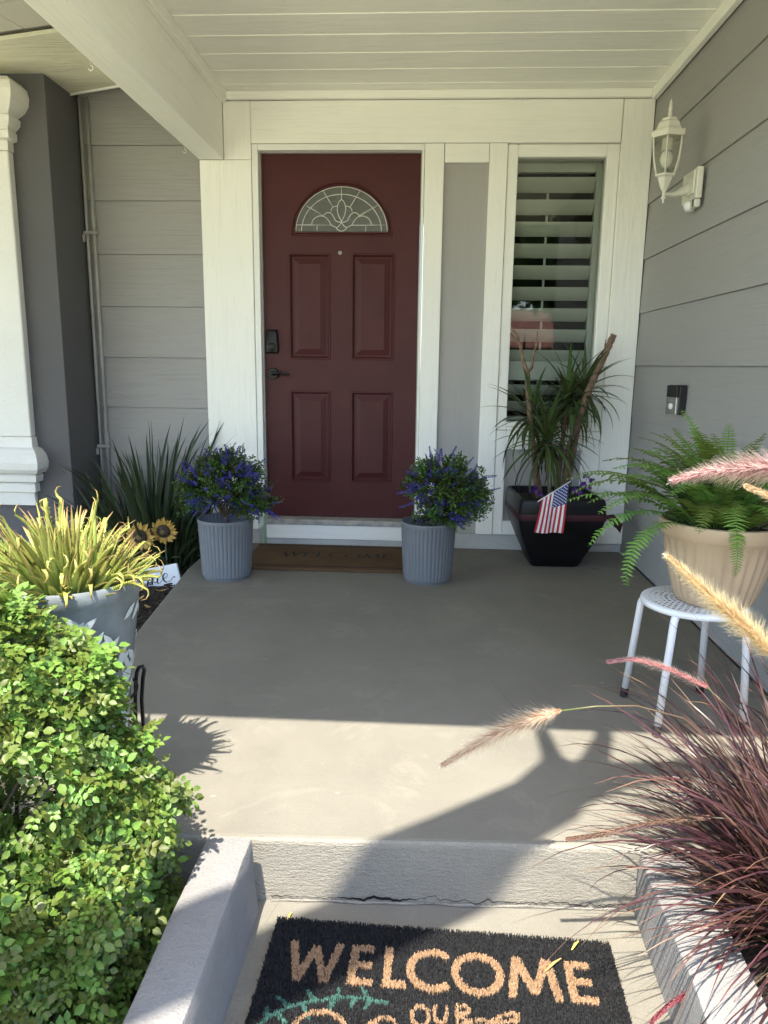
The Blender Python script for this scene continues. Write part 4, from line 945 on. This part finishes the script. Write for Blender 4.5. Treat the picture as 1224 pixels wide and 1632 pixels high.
def mulch():
    rr=random.Random(21); m=MB(); ld=MB()
    for i in range(5200):
        if i<3400: x,y=rr.uniform(-2.1,-1.02),rr.uniform(-2.2,-.05)
        else: x,y=rr.uniform(-1.2,-.47),rr.uniform(-4.1,-2.8)
        lim=-1.245 if y>-.57 else -1.245+.115*(-.57-y)/1.03
        if y>-2.81 and x>lim: continue
        z=zl(x,y)+.02*noise.noise((x*4,y*4,0))+.008; l=rr.uniform(.008,.03); w_=rr.uniform(.003,.008)
        M_=Matrix.Translation((x,y,z+rr.uniform(0,.012)))@Matrix.Rotation(rr.uniform(0,6.28),4,'Z')@Matrix.Rotation(rr.uniform(-.5,.5),4,'Y')@Matrix.Rotation(rr.uniform(-.5,.5),4,'X')
        bxm=MB().add([(-l,-w_,0),(l,-w_*rr.uniform(.3,1),0),(l*.9,w_,0),(-l*.8,w_,.002),(-l*.8,-w_*.7,.005),(l*.8,-w_*.4,.004),(l*.7,w_*.6,.005),(-l*.6,w_*.6,.006)],[(4,5,6,7),(0,1,5,4),(1,2,6,5),(2,3,7,6),(3,0,4,7)])
        m.merge(bxm,M_)
    tag(build('mulch',m,'chip'),'dark bark mulch chips covering the bed left of the porch','mulch',kind='stuff')
mulch()
LBL=['brown dry leaf on the mulch just below the white plaque','largest brown dry leaf in the middle of the bare mulch','brown dry leaf on the mulch under the left end of the plaque','small brown dry leaf on the mulch at the slab edge']
for i,(x,y,z,l,a) in enumerate(((-1.30,-.78,-.08,.03,.4),(-1.36,-.92,-.08,.035,1.2),(-1.42,-.70,-.08,.03,2.0),(-1.28,-1.02,-.085,.025,2.6))):
    pts=[Vector((math.cos(a)*l*q,math.sin(a)*l*q,.012*q*q+.004)) for q in (-1,-.5,0,.5,1)]
    o=build('fallen_leaf',MB().ribbon(pts,[.001,.008,.011,.008,.001],fold=.4),'dry_leaf',loc=(x,y,z+.01)); tag(o,LBL[i],'leaf','dry leaves on the mulch')
lf=build('fallen_leaf',MB().ribbon([(-.02,0,.002),(-.01,.001,.004),(.005,.0,.005),(.02,-.002,.002)],[.001,.007,.008,.001],fold=.2),'black_plastic',loc=(.925,-.41,.001)); tag(lf,'small dark dry leaf on the concrete beside the black pot','leaf')
for nm,x,y,a,l,mt,lb in (('straw_fragment',.345,-2.90,.9,.016,'yellow_leaf','tiny yellow leaf fragment on the black doormat'),('straw_fragment',.29,-2.955,.75,.026,'dry_leaf','thin brown straw fragment above the doormat lettering'),('straw_fragment',-.278,-2.835,1.3,.012,'yellow_leaf','tiny yellow leaf fragment at the corner of the black doormat')):
    z=-.139 if y<-2.85 else -.1585
    o=build(nm,MB().ribbon([(-math.cos(a)*l,-math.sin(a)*l,.0),(0,0,.004),(math.cos(a)*l,math.sin(a)*l,.001)],[.001,.003,.001],fold=.3),mt,loc=(x,y,z)); tag(o,lb,'plant litter')

# ------------------------------------------------------------------ aloe pot
AX,AY,AZ=-.80,-2.70,.178
def aloe():
    t=thing('potted_aloe','sunlit yellow-green aloe crowding a grey leaf-embossed pot on a metal stand','potted plant',(AX,AY,AZ))
    prof=[(.100,.0),(.105,.006),(.118,.10),(.134,.24),(.150,.36),(.157,.372),(.162,.385),(.163,.405),(.158,.410),(.150,.405),(.145,.37)]
    p=build('pot',MB().lathe(prof,72),'aloe_pot',t,smooth=True,auto=50); build('soil',MB().lathe([(.001,.385),(.148,.38)],36,cap=False),'soil',t)
    rr=random.Random(31)
    rad=lambda z: .105+.045*(z/.36)
    for i in range(230):   # embossed leaves around the pot
        a=rr.uniform(0,6.283); z=rr.uniform(.03,.338); tw=rr.choice((-1,1))*rr.uniform(.5,1.0); l=.05; vs=[]; 
        for q,wd in ((-.5,.001),(-.2,.007),(.1,.008),(.35,.004),(.5,.0005)):
            for s_ in (-1,1):
                dz=l*q*math.cos(tw)-s_*wd*math.sin(tw); da=(l*q*math.sin(tw)+s_*wd*math.cos(tw))/rad(z); rr_=rad(z+dz)+.0016; vs.append((rr_*math.cos(a+da),rr_*math.sin(a+da),z+dz))
        build('embossed_leaf',MB().add(vs,[(2*j,2*j+1,2*j+3,2*j+2) for j in range(4)]),'aloe_leafprint',p)
    for i in range(280):
        q=(i+.5)/280; az=i*2.3999+rr.uniform(-.3,.3); r_=.135*math.sqrt(1-q)*rr.uniform(.8,1.05); base=Vector((r_*math.cos(az),r_*math.sin(az),.385)); out=r_/.135
        el=R(88-58*out**1.5+rr.uniform(-16,12)); L=rr.uniform(.115,.200)*(1 if out<.62 else .74)*(.78 if out>.45 and math.cos(az)>.2 else 1); pts=arc(base,az,el,L,rr.uniform(-.35,.75)+.3*out,9,1.8,rr.uniform(-.25,.25))
        curl=rr.random()<.28
        if curl:
            a_=az+rr.uniform(-1,1)
            for j in range(4): th=.6+j*.75; pts.append(pts[-1]+Vector((math.cos(a_)*math.cos(th),math.sin(a_)*math.cos(th),math.sin(th)*(-1)**i))*.011)
        wd=rr.uniform(.0042,.0088); m=MB(); n=len(pts); vs=[]; tt=[]
        for j,pp in enumerate(pts):
            u=j/(n-1); w_=wd*(1-u**1.6)*(.85+.3*min(1,u*4))+.0006; d_=(pts[min(j+1,n-1)]-pts[max(j-1,0)]).normalized(); sd=Vector((-math.sin(az),math.cos(az),0)); sd=(sd-d_*sd.dot(d_)).normalized(); nn=d_.cross(sd)
            if nn.z<0: nn=-nn
            vs+=[pp-sd*w_+nn*w_*.35,pp-nn*w_*.05,pp+sd*w_+nn*w_*.35,pp+sd*w_*.6-nn*w_*.45,pp-nn*w_*.72,pp-sd*w_*.6-nn*w_*.45]; tt+=[u]*6
        m.add(vs,[(j*6+i2,j*6+(i2+1)%6,(j+1)*6+(i2+1)%6,(j+1)*6+i2) for j in range(n-1) for i2 in range(6)],tt)
        for j in range(1,min(n-2,9)):   # marginal teeth
            for k in (0,2):
                for sub in (0,.5):
                    a=Vector(vs[j*6+k]).lerp(Vector(vs[(j+1)*6+k]),sub); c_=pts[j]; o_=(a-c_).normalized(); d_=(pts[j+1]-pts[j]).normalized(); m.add([a-d_*.0015,a+d_*.0015,a+o_*.0038+d_*.001],[(0,1,2)],[.8]*3)
        build('leaf',m,'aloe_leaf',t,smooth=True,tattr=True)
    for az,el,L,dr in ((R(178),R(40),.34,.1),(R(183),R(28),.30,-.15),(R(170),R(60),.26,.9)):
        build('dry_stalk',MB().tube(arc((-.12,-.02,.40),az,el,L,dr,8),.0028,5),'dry_leaf',t,smooth=True)
aloe()
def plant_stand():
    t=thing('plant_stand','dark wrought metal plant stand under the aloe pot','plant stand',(AX,AY,0))
    zz=AZ+.12
    build('ring',MB().tube([(.133*math.cos(a),.133*math.sin(a),zz) for a in np.linspace(0,2*math.pi,41)],.004,6,cap=False),'black_metal',t,smooth=True)
    for k in range(2):
        ux,uy=math.cos(R(36+90*k)),math.sin(R(36+90*k)); build('support_bar',MB().tube([(-.128*ux,-.128*uy,AZ-.007-.009*k),(.128*ux,.128*uy,AZ-.007-.009*k)],.004,6),'black_metal',t,smooth=True)
    for k in range(4):
        ux,uy=math.cos(R(36+90*k)),math.sin(R(36+90*k)); pts=[(.128,AZ-.007),(.131,AZ+.08),(.135,zz),(.138,zz+.022),(.144,zz+.034),(.152,zz+.036),(.156,zz+.024),(.152,zz+.005),(.146,zz-.05),(.146,.10),(.150,.003)]
        build('leg',MB().tube([(ux*r_,uy*r_,z) for r_,z in pts],.0048,8),'black_metal',t,smooth=True)
plant_stand()

# ------------------------------------------------------------------ leafy bush
def bush():
    t=thing('leafy_bush','large bright green leafy bush spilling over the low wall in the left foreground','bush',(-1.0,-3.1,-.2))
    rr=random.Random(77)
    def leaf(seed):
        r2=random.Random(seed); m=MB(); L=.075; pts=arc((0,0,0),0,R(8),L,.35,8); m.tube(pts[::2],[.0012,.001,.0009,.0008,.0006],4,t=.3)
        def leaflet(p,d_,l):
            side=d_.cross(Vector((0,0,1))).normalized(); up=side.cross(d_); w_=l*.35; cur=r2.uniform(.05,.2)
            prof=[(0,.06),(.28,.92),(.62,.92),(1,.03)]; vs=[]; tt=[]
            for q,k in prof:
                c=p+d_*l*q-up*cur*l*q*q; lift=w_*k*r2.uniform(.18,.38); vs+=[c-side*w_*k+up*lift,c,c+side*w_*k+up*lift]; tt+=[.25+.5*r2.random()]*3
            m.add(vs,[f for j in range(len(prof)-1) for f in ((3*j,3*j+1,3*j+4,3*j+3),(3*j+1,3*j+2,3*j+5,3*j+4))],tt)
        n=3 if seed%3 else 2
        for i in range(n):
            p=pts[2+i*(6//n)]
            for s_ in (-1,1): leaflet(p,Vector((.55+r2.uniform(-.1,.1),s_,r2.uniform(-.1,.25))).normalized(),r2.uniform(.022,.029))
        leaflet(pts[-1],Vector((1,0,-.1)).normalized(),.031); return m
    src=[leaf(i) for i in range(8)]; meshes=[s_.mesh('leaf','bush_leaf',True,True) for s_ in src]
    cam=Vector((0,-4.28,1.066))
    lobes=[((-.95,-3.08,.30),(.38,.22,.42)),((-.76,-3.0,.31),(.22,.14,.33)),((-.67,-2.975,.15),(.19,.11,.29)),((-.71,-3.05,.0),(.22,.18,.24)),((-.80,-3.25,-.06),(.26,.25,.25)),((-1.0,-3.35,.10),(.38,.36,.38)),((-.62,-2.945,-.05),(.13,.10,.17)),((-.68,-3.40,-.15),(.15,.3,.15))]
    items=[]; O=Vector((-1.0,-3.1,-.2))
    for i in range(30000):
        c,r_=rr.choice(lobes); a=rr.uniform(0,6.283); ct=rr.uniform(-.6,1); s2=math.sqrt(1-ct*ct); d_=Vector((s2*math.cos(a),s2*math.sin(a),ct)); k=rr.uniform(.45,1.0)**.6
        p=Vector(c)+Vector((d_.x*r_[0],d_.y*r_[1],d_.z*r_[2]))*k; p+=d_*(.07*noise.noise(p*9)-.02); p+=Vector((noise.noise(p*7),noise.noise(p*7+Vector((9,0,0))),noise.noise(p*7+Vector((0,9,0)))))*.05
        if p.z<-.16 or p.x>(-.475 if p.z<.07 else -.44): continue
        if (p.x-AX)**2+(p.y-AY)**2<.175**2 and p.z>.1: continue
        deep=any(sum(((p[j]-cc[j])/rj[j])**2 for j in range(3))<.50 for cc,rj in lobes)
        if deep and rr.random()<.75: continue
        if (cam-p).normalized().dot(d_)<-.45 and rr.random()<.7: continue
        hole=noise.noise(p*5.5+Vector((3,1,7)))
        if hole>.34 or (hole>.16 and noise.noise(p*16)>.1): continue
        nr=(d_*.75+Vector((-.05,-.25,.55))+Vector((rr.uniform(-.55,.55),rr.uniform(-.55,.55),rr.uniform(-.3,.4)))).normalized(); tg=nr.orthogonal().normalized(); tg=Matrix.Rotation(rr.uniform(0,6.283),3,nr)@tg
        xx=(tg+nr*rr.uniform(-.1,.5)+d_*.35).normalized(); yy=nr.cross(xx).normalized(); zz=xx.cross(yy); Mq=Matrix((xx,yy,zz)).transposed()
        items.append((p,Mq,rr.choice((rr.uniform(.34,.56),rr.uniform(.42,.74))),rr.randrange(8),(p-cam).length))
    items.sort(key=lambda q:q[4]*(1 if q[0].x>-.92 else 3)); rest=MB(); vv=[]
    for i,(p,Mq,s_,k,_) in enumerate(items):
        E_=Mq.to_euler()
        if i<300: obj('leaf',meshes[k],t,p-O,E_,s_)
        else:
            rest.merge(src[k],Matrix.Translation(p-O)@Mq.to_4x4()@Matrix.Scale(s_,4)); vv+=[rr.random()]*len(src[k].v)
    me=rest.mesh('foliage','bush_leaf',True,True,vattr=vv); o=obj('foliage',me,t); o['kind']='stuff'
    for i in range(46):
        a=rr.uniform(0,6.28); c,r_=rr.choice(lobes); d_=Vector((math.cos(a),math.sin(a),rr.uniform(-.1,.9))).normalized(); e=Vector(c)+Vector((d_.x*r_[0],d_.y*r_[1],d_.z*r_[2]))*.9-O
        if e.x>.50: continue
        b0=Vector((rr.uniform(-.15,.30),rr.uniform(-.25,.2),.0)); build('branch',MB().tube([b0,b0.lerp(e,.5)+Vector((rr.uniform(-.05,.05),rr.uniform(-.05,.05),.05)),e],[.006,.004,.0015],5),'twig',t,smooth=True)
    # a few long pale strap blades poking through on the far left
    return len(items)
print('bush leaves', bush())

# ------------------------------------------------------------------ purple fountain grass
GX,GY=.875,-2.92
def fountain_grass():
    t=thing('fountain_grass','purple fountain grass with fuzzy plumes in the right foreground','grass plant',(GX,GY,-.08))
    rr=random.Random(41); m=MB(); vv=[]
    for i in range(1250):
        r_=.14*math.sqrt(rr.random()); a=rr.uniform(0,6.283); az=a+rr.uniform(-.7,.7); base=Vector((r_*math.cos(a),r_*math.sin(a),0)); el=R(rr.uniform(38,84)); L=rr.uniform(.34,.74)*(.80 if math.cos(az)<-.2 and rr.random()<.8 else 1)
        pts=arc(base,az,el,L,rr.uniform(.5,2.0),10,1.5,rr.uniform(-.3,.3)); wd=rr.uniform(.0014,.0040); o=len(m.v)
        if any(p.z<-.06 and p.x+GX<.5 and p.z<-.08 for p in pts): continue
        m.ribbon(pts,[wd*x for x in (.8,1,1,1,.95,.9,.8,.65,.5,.3,.05)],side=(rr.uniform(-1,1),rr.uniform(-1,1),rr.uniform(0,.6))); vv+=[rr.random()]*(len(m.v)-o)
    me=m.mesh('blades','grass_purple',True,True,vattr=vv); o=obj('blades',me,t); o['kind']='stuff'
    O=Vector((GX,GY,-.08))
    def plume(axis,mat,r0,n,label,stem,dens=1.0):
        """axis: tip -> base world points of the seed head, stem: further points down to the clump"""
        r2=random.Random(len(axis)*7+n); ax=[Vector(p)-O for p in axis]; st_=[Vector(p)-O for p in stem]
        cr=[]; 
        ext=[ax[0]*2-ax[1]]+ax+[ax[-1]*2-ax[-2]]
        for i in range(1,len(ext)-2):
            p0,p1,p2,p3=ext[i-1:i+3]
            for k in range(10): q=k/10; cr.append(.5*((2*p1)+(p2-p0)*q+(2*p0-5*p1+4*p2-p3)*q*q+(3*p1-p0-3*p2+p3)*q**3))
        cr.append(ax[-1]); N_=len(cr); m=MB(); m.tube(cr,[.0012+.0016*i/N_ for i in range(N_)],5,t=0)
        for i in range(n):
            u=r2.random()**.9; f=u*(N_-1); j=min(int(f),N_-2); p=cr[j].lerp(cr[j+1],f-j); d_=(cr[j]-cr[j+1]).normalized(); s_=d_.orthogonal().normalized(); s_=Matrix.Rotation(r2.uniform(0,6.283),3,d_)@s_
            env=(.28+.72*min(1,u*1.7))*(1 if u<.93 else max(.45,1-(u-.93)*7)); l=r0*env*(.25+1.15*r2.random()**1.6); dv=(s_*1.0+d_*r2.uniform(.35,1.1)).normalized(); w_=dv.cross(d_).normalized()*r2.uniform(.00025,.00050); e=p+dv*l+d_*l*r2.uniform(0,.3)
            m.add([p-w_,p+w_,e+w_*.3,e-w_*.3],[(0,1,2,3)],[0.15,.15,1,1])
            if i%3==0: # seeds near the axis
                c=p+s_*.003; q2=d_*.004; m.add([c-q2,c+s_*.002+w_*3,c+q2,c-w_*3],[(0,1,2,3)],[.3]*4)
        o=build('plume',m,mat,t,tattr=True); o['label']=label
        if len(st_)>1: build('stem',MB().tube([ax[-1]]+st_,.0018,5),'grass_purple',t,smooth=True,tattr=True)
        return o
    return t,plume
FG,plume=fountain_grass()
PLUMES=[]
plume([(.377,-3.15,.899),(.43,-3.155,.914),(.484,-3.16,.921),(.539,-3.16,.925),(.60,-3.16,.918)],'plume_pink',.030,6500,'pale pink plume reaching in from the right edge above the fern pot',[(.68,-3.13,.89),(.78,-3.05,.70),(.82,-2.95,.3),(.82,-2.92,-.06)])
plume([(.464,-3.2,.90),(.497,-3.2,.887),(.532,-3.2,.865),(.60,-3.19,.80)],'plume_tan',.013,1400,'short cream plume tip at the right edge',[(.72,-3.1,.6),(.84,-2.95,.1),(.84,-2.92,-.06)])
plume([(.446,-2.95,.731),(.497,-2.955,.686),(.552,-2.96,.640),(.608,-2.96,.593),(.653,-2.96,.546)],'plume_tan',.031,7000,'straw coloured plume slanting in front of the stool seat',[(.70,-2.95,.47),(.76,-2.93,.25),(.79,-2.91,-.06)])
plume([(.407,-2.75,.441),(.462,-2.755,.450),(.53,-2.76,.435),(.613,-2.77,.401)],'plume_pink',.0145,3200,'slim rose pink plume crossing the stool legs',[(.67,-2.79,.35),(.73,-2.84,.15),(.77,-2.88,-.06)])
plume([(.05,-2.95,.296),(.116,-2.95,.343),(.187,-2.95,.386),(.272,-2.95,.420)],'plume_orange',.033,5600,'orange plume arching far out over the porch slab',[(.339,-2.95,.432),(.415,-2.95,.436),(.505,-2.95,.414),(.621,-2.94,.308),(.74,-2.92,.10),(.77,-2.91,-.06)])
plume([(.30,-2.95,.146),(.369,-2.95,.161),(.465,-2.95,.191),(.571,-2.95,.208)],'plume_brown',.019,2600,'thin brown plume pointing left above the step',[(.64,-2.94,.20),(.72,-2.92,.08),(.76,-2.91,-.06)])
plume([(.44,-3.10,-.122),(.476,-3.10,-.076),(.523,-3.10,-.033),(.56,-3.09,.0)],'plume_red',.0130,1400,'dark red plume drooping beside the black doormat',[(.62,-3.05,.06),(.70,-2.98,.06),(.76,-2.93,-.06)])

# ------------------------------------------------------------------ tree in front of the porch (its limb shades the step), garden beyond the street
def leaf_cloud(m, vv, c, r_, n, rr, s0=.05):
    for i in range(n):
        while True:
            p=Vector((rr.uniform(-1,1),rr.uniform(-1,1),rr.uniform(-1,1)))
            if .25<p.length<1: break
        p=Vector(c)+Vector((p.x*r_[0],p.y*r_[1],p.z*r_[2])); d_=Vector((rr.gauss(0,1),rr.gauss(0,1),rr.gauss(0,.6))).normalized(); sd=d_.orthogonal().normalized()*s0*.35; l=s0*rr.uniform(.7,1.3)
        o=len(m.v); m.add([p,p+d_*l*.5+sd,p+d_*l,p+d_*l*.5-sd],[(0,1,2,3)],[rr.random()]*4); vv+=[rr.random()]*4
def front_tree():
    t=thing('front_tree','spreading leafy tree standing left of the walkway in front of the porch','tree',(-3.2,-5.9,-.5)); O=Vector((-3.2,-5.9,-.5)); rr=random.Random(8)
    H0=3.0
    sh=lambda x,y,z=H0: Vector((x+.025-SA*z,y-SB*z,z))-O
    trunk=[Vector((0,0,-.05)),Vector((.05,.05,.8)),Vector((.15,.2,1.8)),Vector((.5,.5,2.7)),sh(-1.25,-3.72,2.75),sh(-.75,-3.37),sh(-.40,-3.11),sh(-.20,-2.96),sh(.085,-2.755),sh(.30,-2.58),sh(.37,-2.46)]
    build('trunk',MB().tube(trunk,[.20,.17,.15,.13,.12,.112,.108,.106,.105,.098,.085],14),'bark',t,smooth=True)
    for pts,rs in (([sh(.36,-2.47),sh(.35,-2.36,3.05),sh(.345,-2.22,3.1),sh(.33,-2.05,3.2)],[.075,.030,.022,.015]),([sh(.36,-2.50),sh(.46,-2.40,3.03),sh(.52,-2.25,3.08),sh(.57,-2.05,3.15)],[.08,.045,.028,.016]),([sh(.36,-2.52),sh(.50,-2.45,3.0),sh(.66,-2.42,3.05),sh(.85,-2.36,3.1),sh(1.1,-2.4,3.2)],[.085,.065,.05,.035,.02])):
        build('limb',MB().tube(pts,rs,9),'bark',t,smooth=True)
    ends=[(-1.6,-.9,3.6),(-.4,-1.8,4.0),(.9,-1.6,3.9),(-1.2,.6,3.9),(.2,-.4,4.6)]
    for e in ends: build('limb',MB().tube([(.15,.2,1.8),(e[0]*.5,e[1]*.5+.1,2.6+.1),e],[.11,.07,.03],9),'bark',t,smooth=True)
    m=MB(); vv=[]
    for e in ends: leaf_cloud(m,vv,e,(.95,.8,.7),1500,rr,.09)
    for x,y,r_ in ((-1.0,-3.42,.34),(-.80,-3.62,.28),(-1.25,-3.8,.4),(-.78,-3.38,.16)): leaf_cloud(m,vv,sh(x,y,3.05),(r_,r_*.8,.22),480,rr,.08)  # leaf clusters added along the unseen limb to dapple the lower bush with shade
    me=m.mesh('crown','tree_leaf',False,True,vattr=vv); o=obj('crown',me,t); o['kind']='stuff'
front_tree()
def far_house():
    t=thing('far_house','low house with a pink clay tile roof across the street','house',(6,-32,-.5))
    build('wall',MB().box(-6,6,-4,3,0,2.4),'far_wall',t)
    rf=MB(); n=9
    for k in range(n):  # stepped courses of tiles
        y0=3.6-k*.45; z0=2.35+k*.20; rf.add([(-6.5,y0,z0),(6.5,y0,z0),(6.5,y0-.5,z0+.23),(-6.5,y0-.5,z0+.23),(-6.5,y0,z0-.06),(6.5,y0,z0-.06)],[(0,1,2,3),(4,5,1,0)])
    rf.add([(-6.5,-.45,4.2),(6.5,-.45,4.2),(6.5,-4.6,2.3),(-6.5,-4.6,2.3)],[(0,1,2,3)]); build('roof',rf,'roof_tile',t)
    for x in (-3.5,2.5): build('window',MB().box(x,x+1.4,2.98,3.03,.9,2.0),'fan_glass',t)
    build('door',MB().box(-.2,.8,2.98,3.02,0,2.05),'door_edge',t)
far_house()
def far_tree(x,y,h,r_,seed,label):
    t=thing('street_tree',label,'tree',(x,y,-.5),'trees across the street'); rr=random.Random(seed)
    build('trunk',MB().tube([(0,0,-.05),(.1,.05,h*.3),(0,.1,h*.6)],[.16,.12,.06],8),'bark',t,smooth=True); m=MB(); vv=[]
    for k in range(6):
        a=rr.uniform(0,6.28); leaf_cloud(m,vv,(math.cos(a)*r_*.5,math.sin(a)*r_*.5,h*.62+rr.uniform(-.2,.3)*r_),(r_*.6,r_*.6,r_*.55),900,rr,.30)
    me=m.mesh('crown','tree_leaf',False,True,vattr=vv); o=obj('crown',me,t); o['kind']='stuff'
far_tree(5.9,-22.8,8.2,3.0,1,'dense round tree in front of the far house'); far_tree(2.2,-27.0,9.5,3.2,4,'tallest tree beside the far house'); far_tree(-4,-26,5.5,2.4,2,'tall tree beyond the street left of the far house'); far_tree(12,-27,5.0,2.2,3,'leafy tree beyond the street right of the far house')
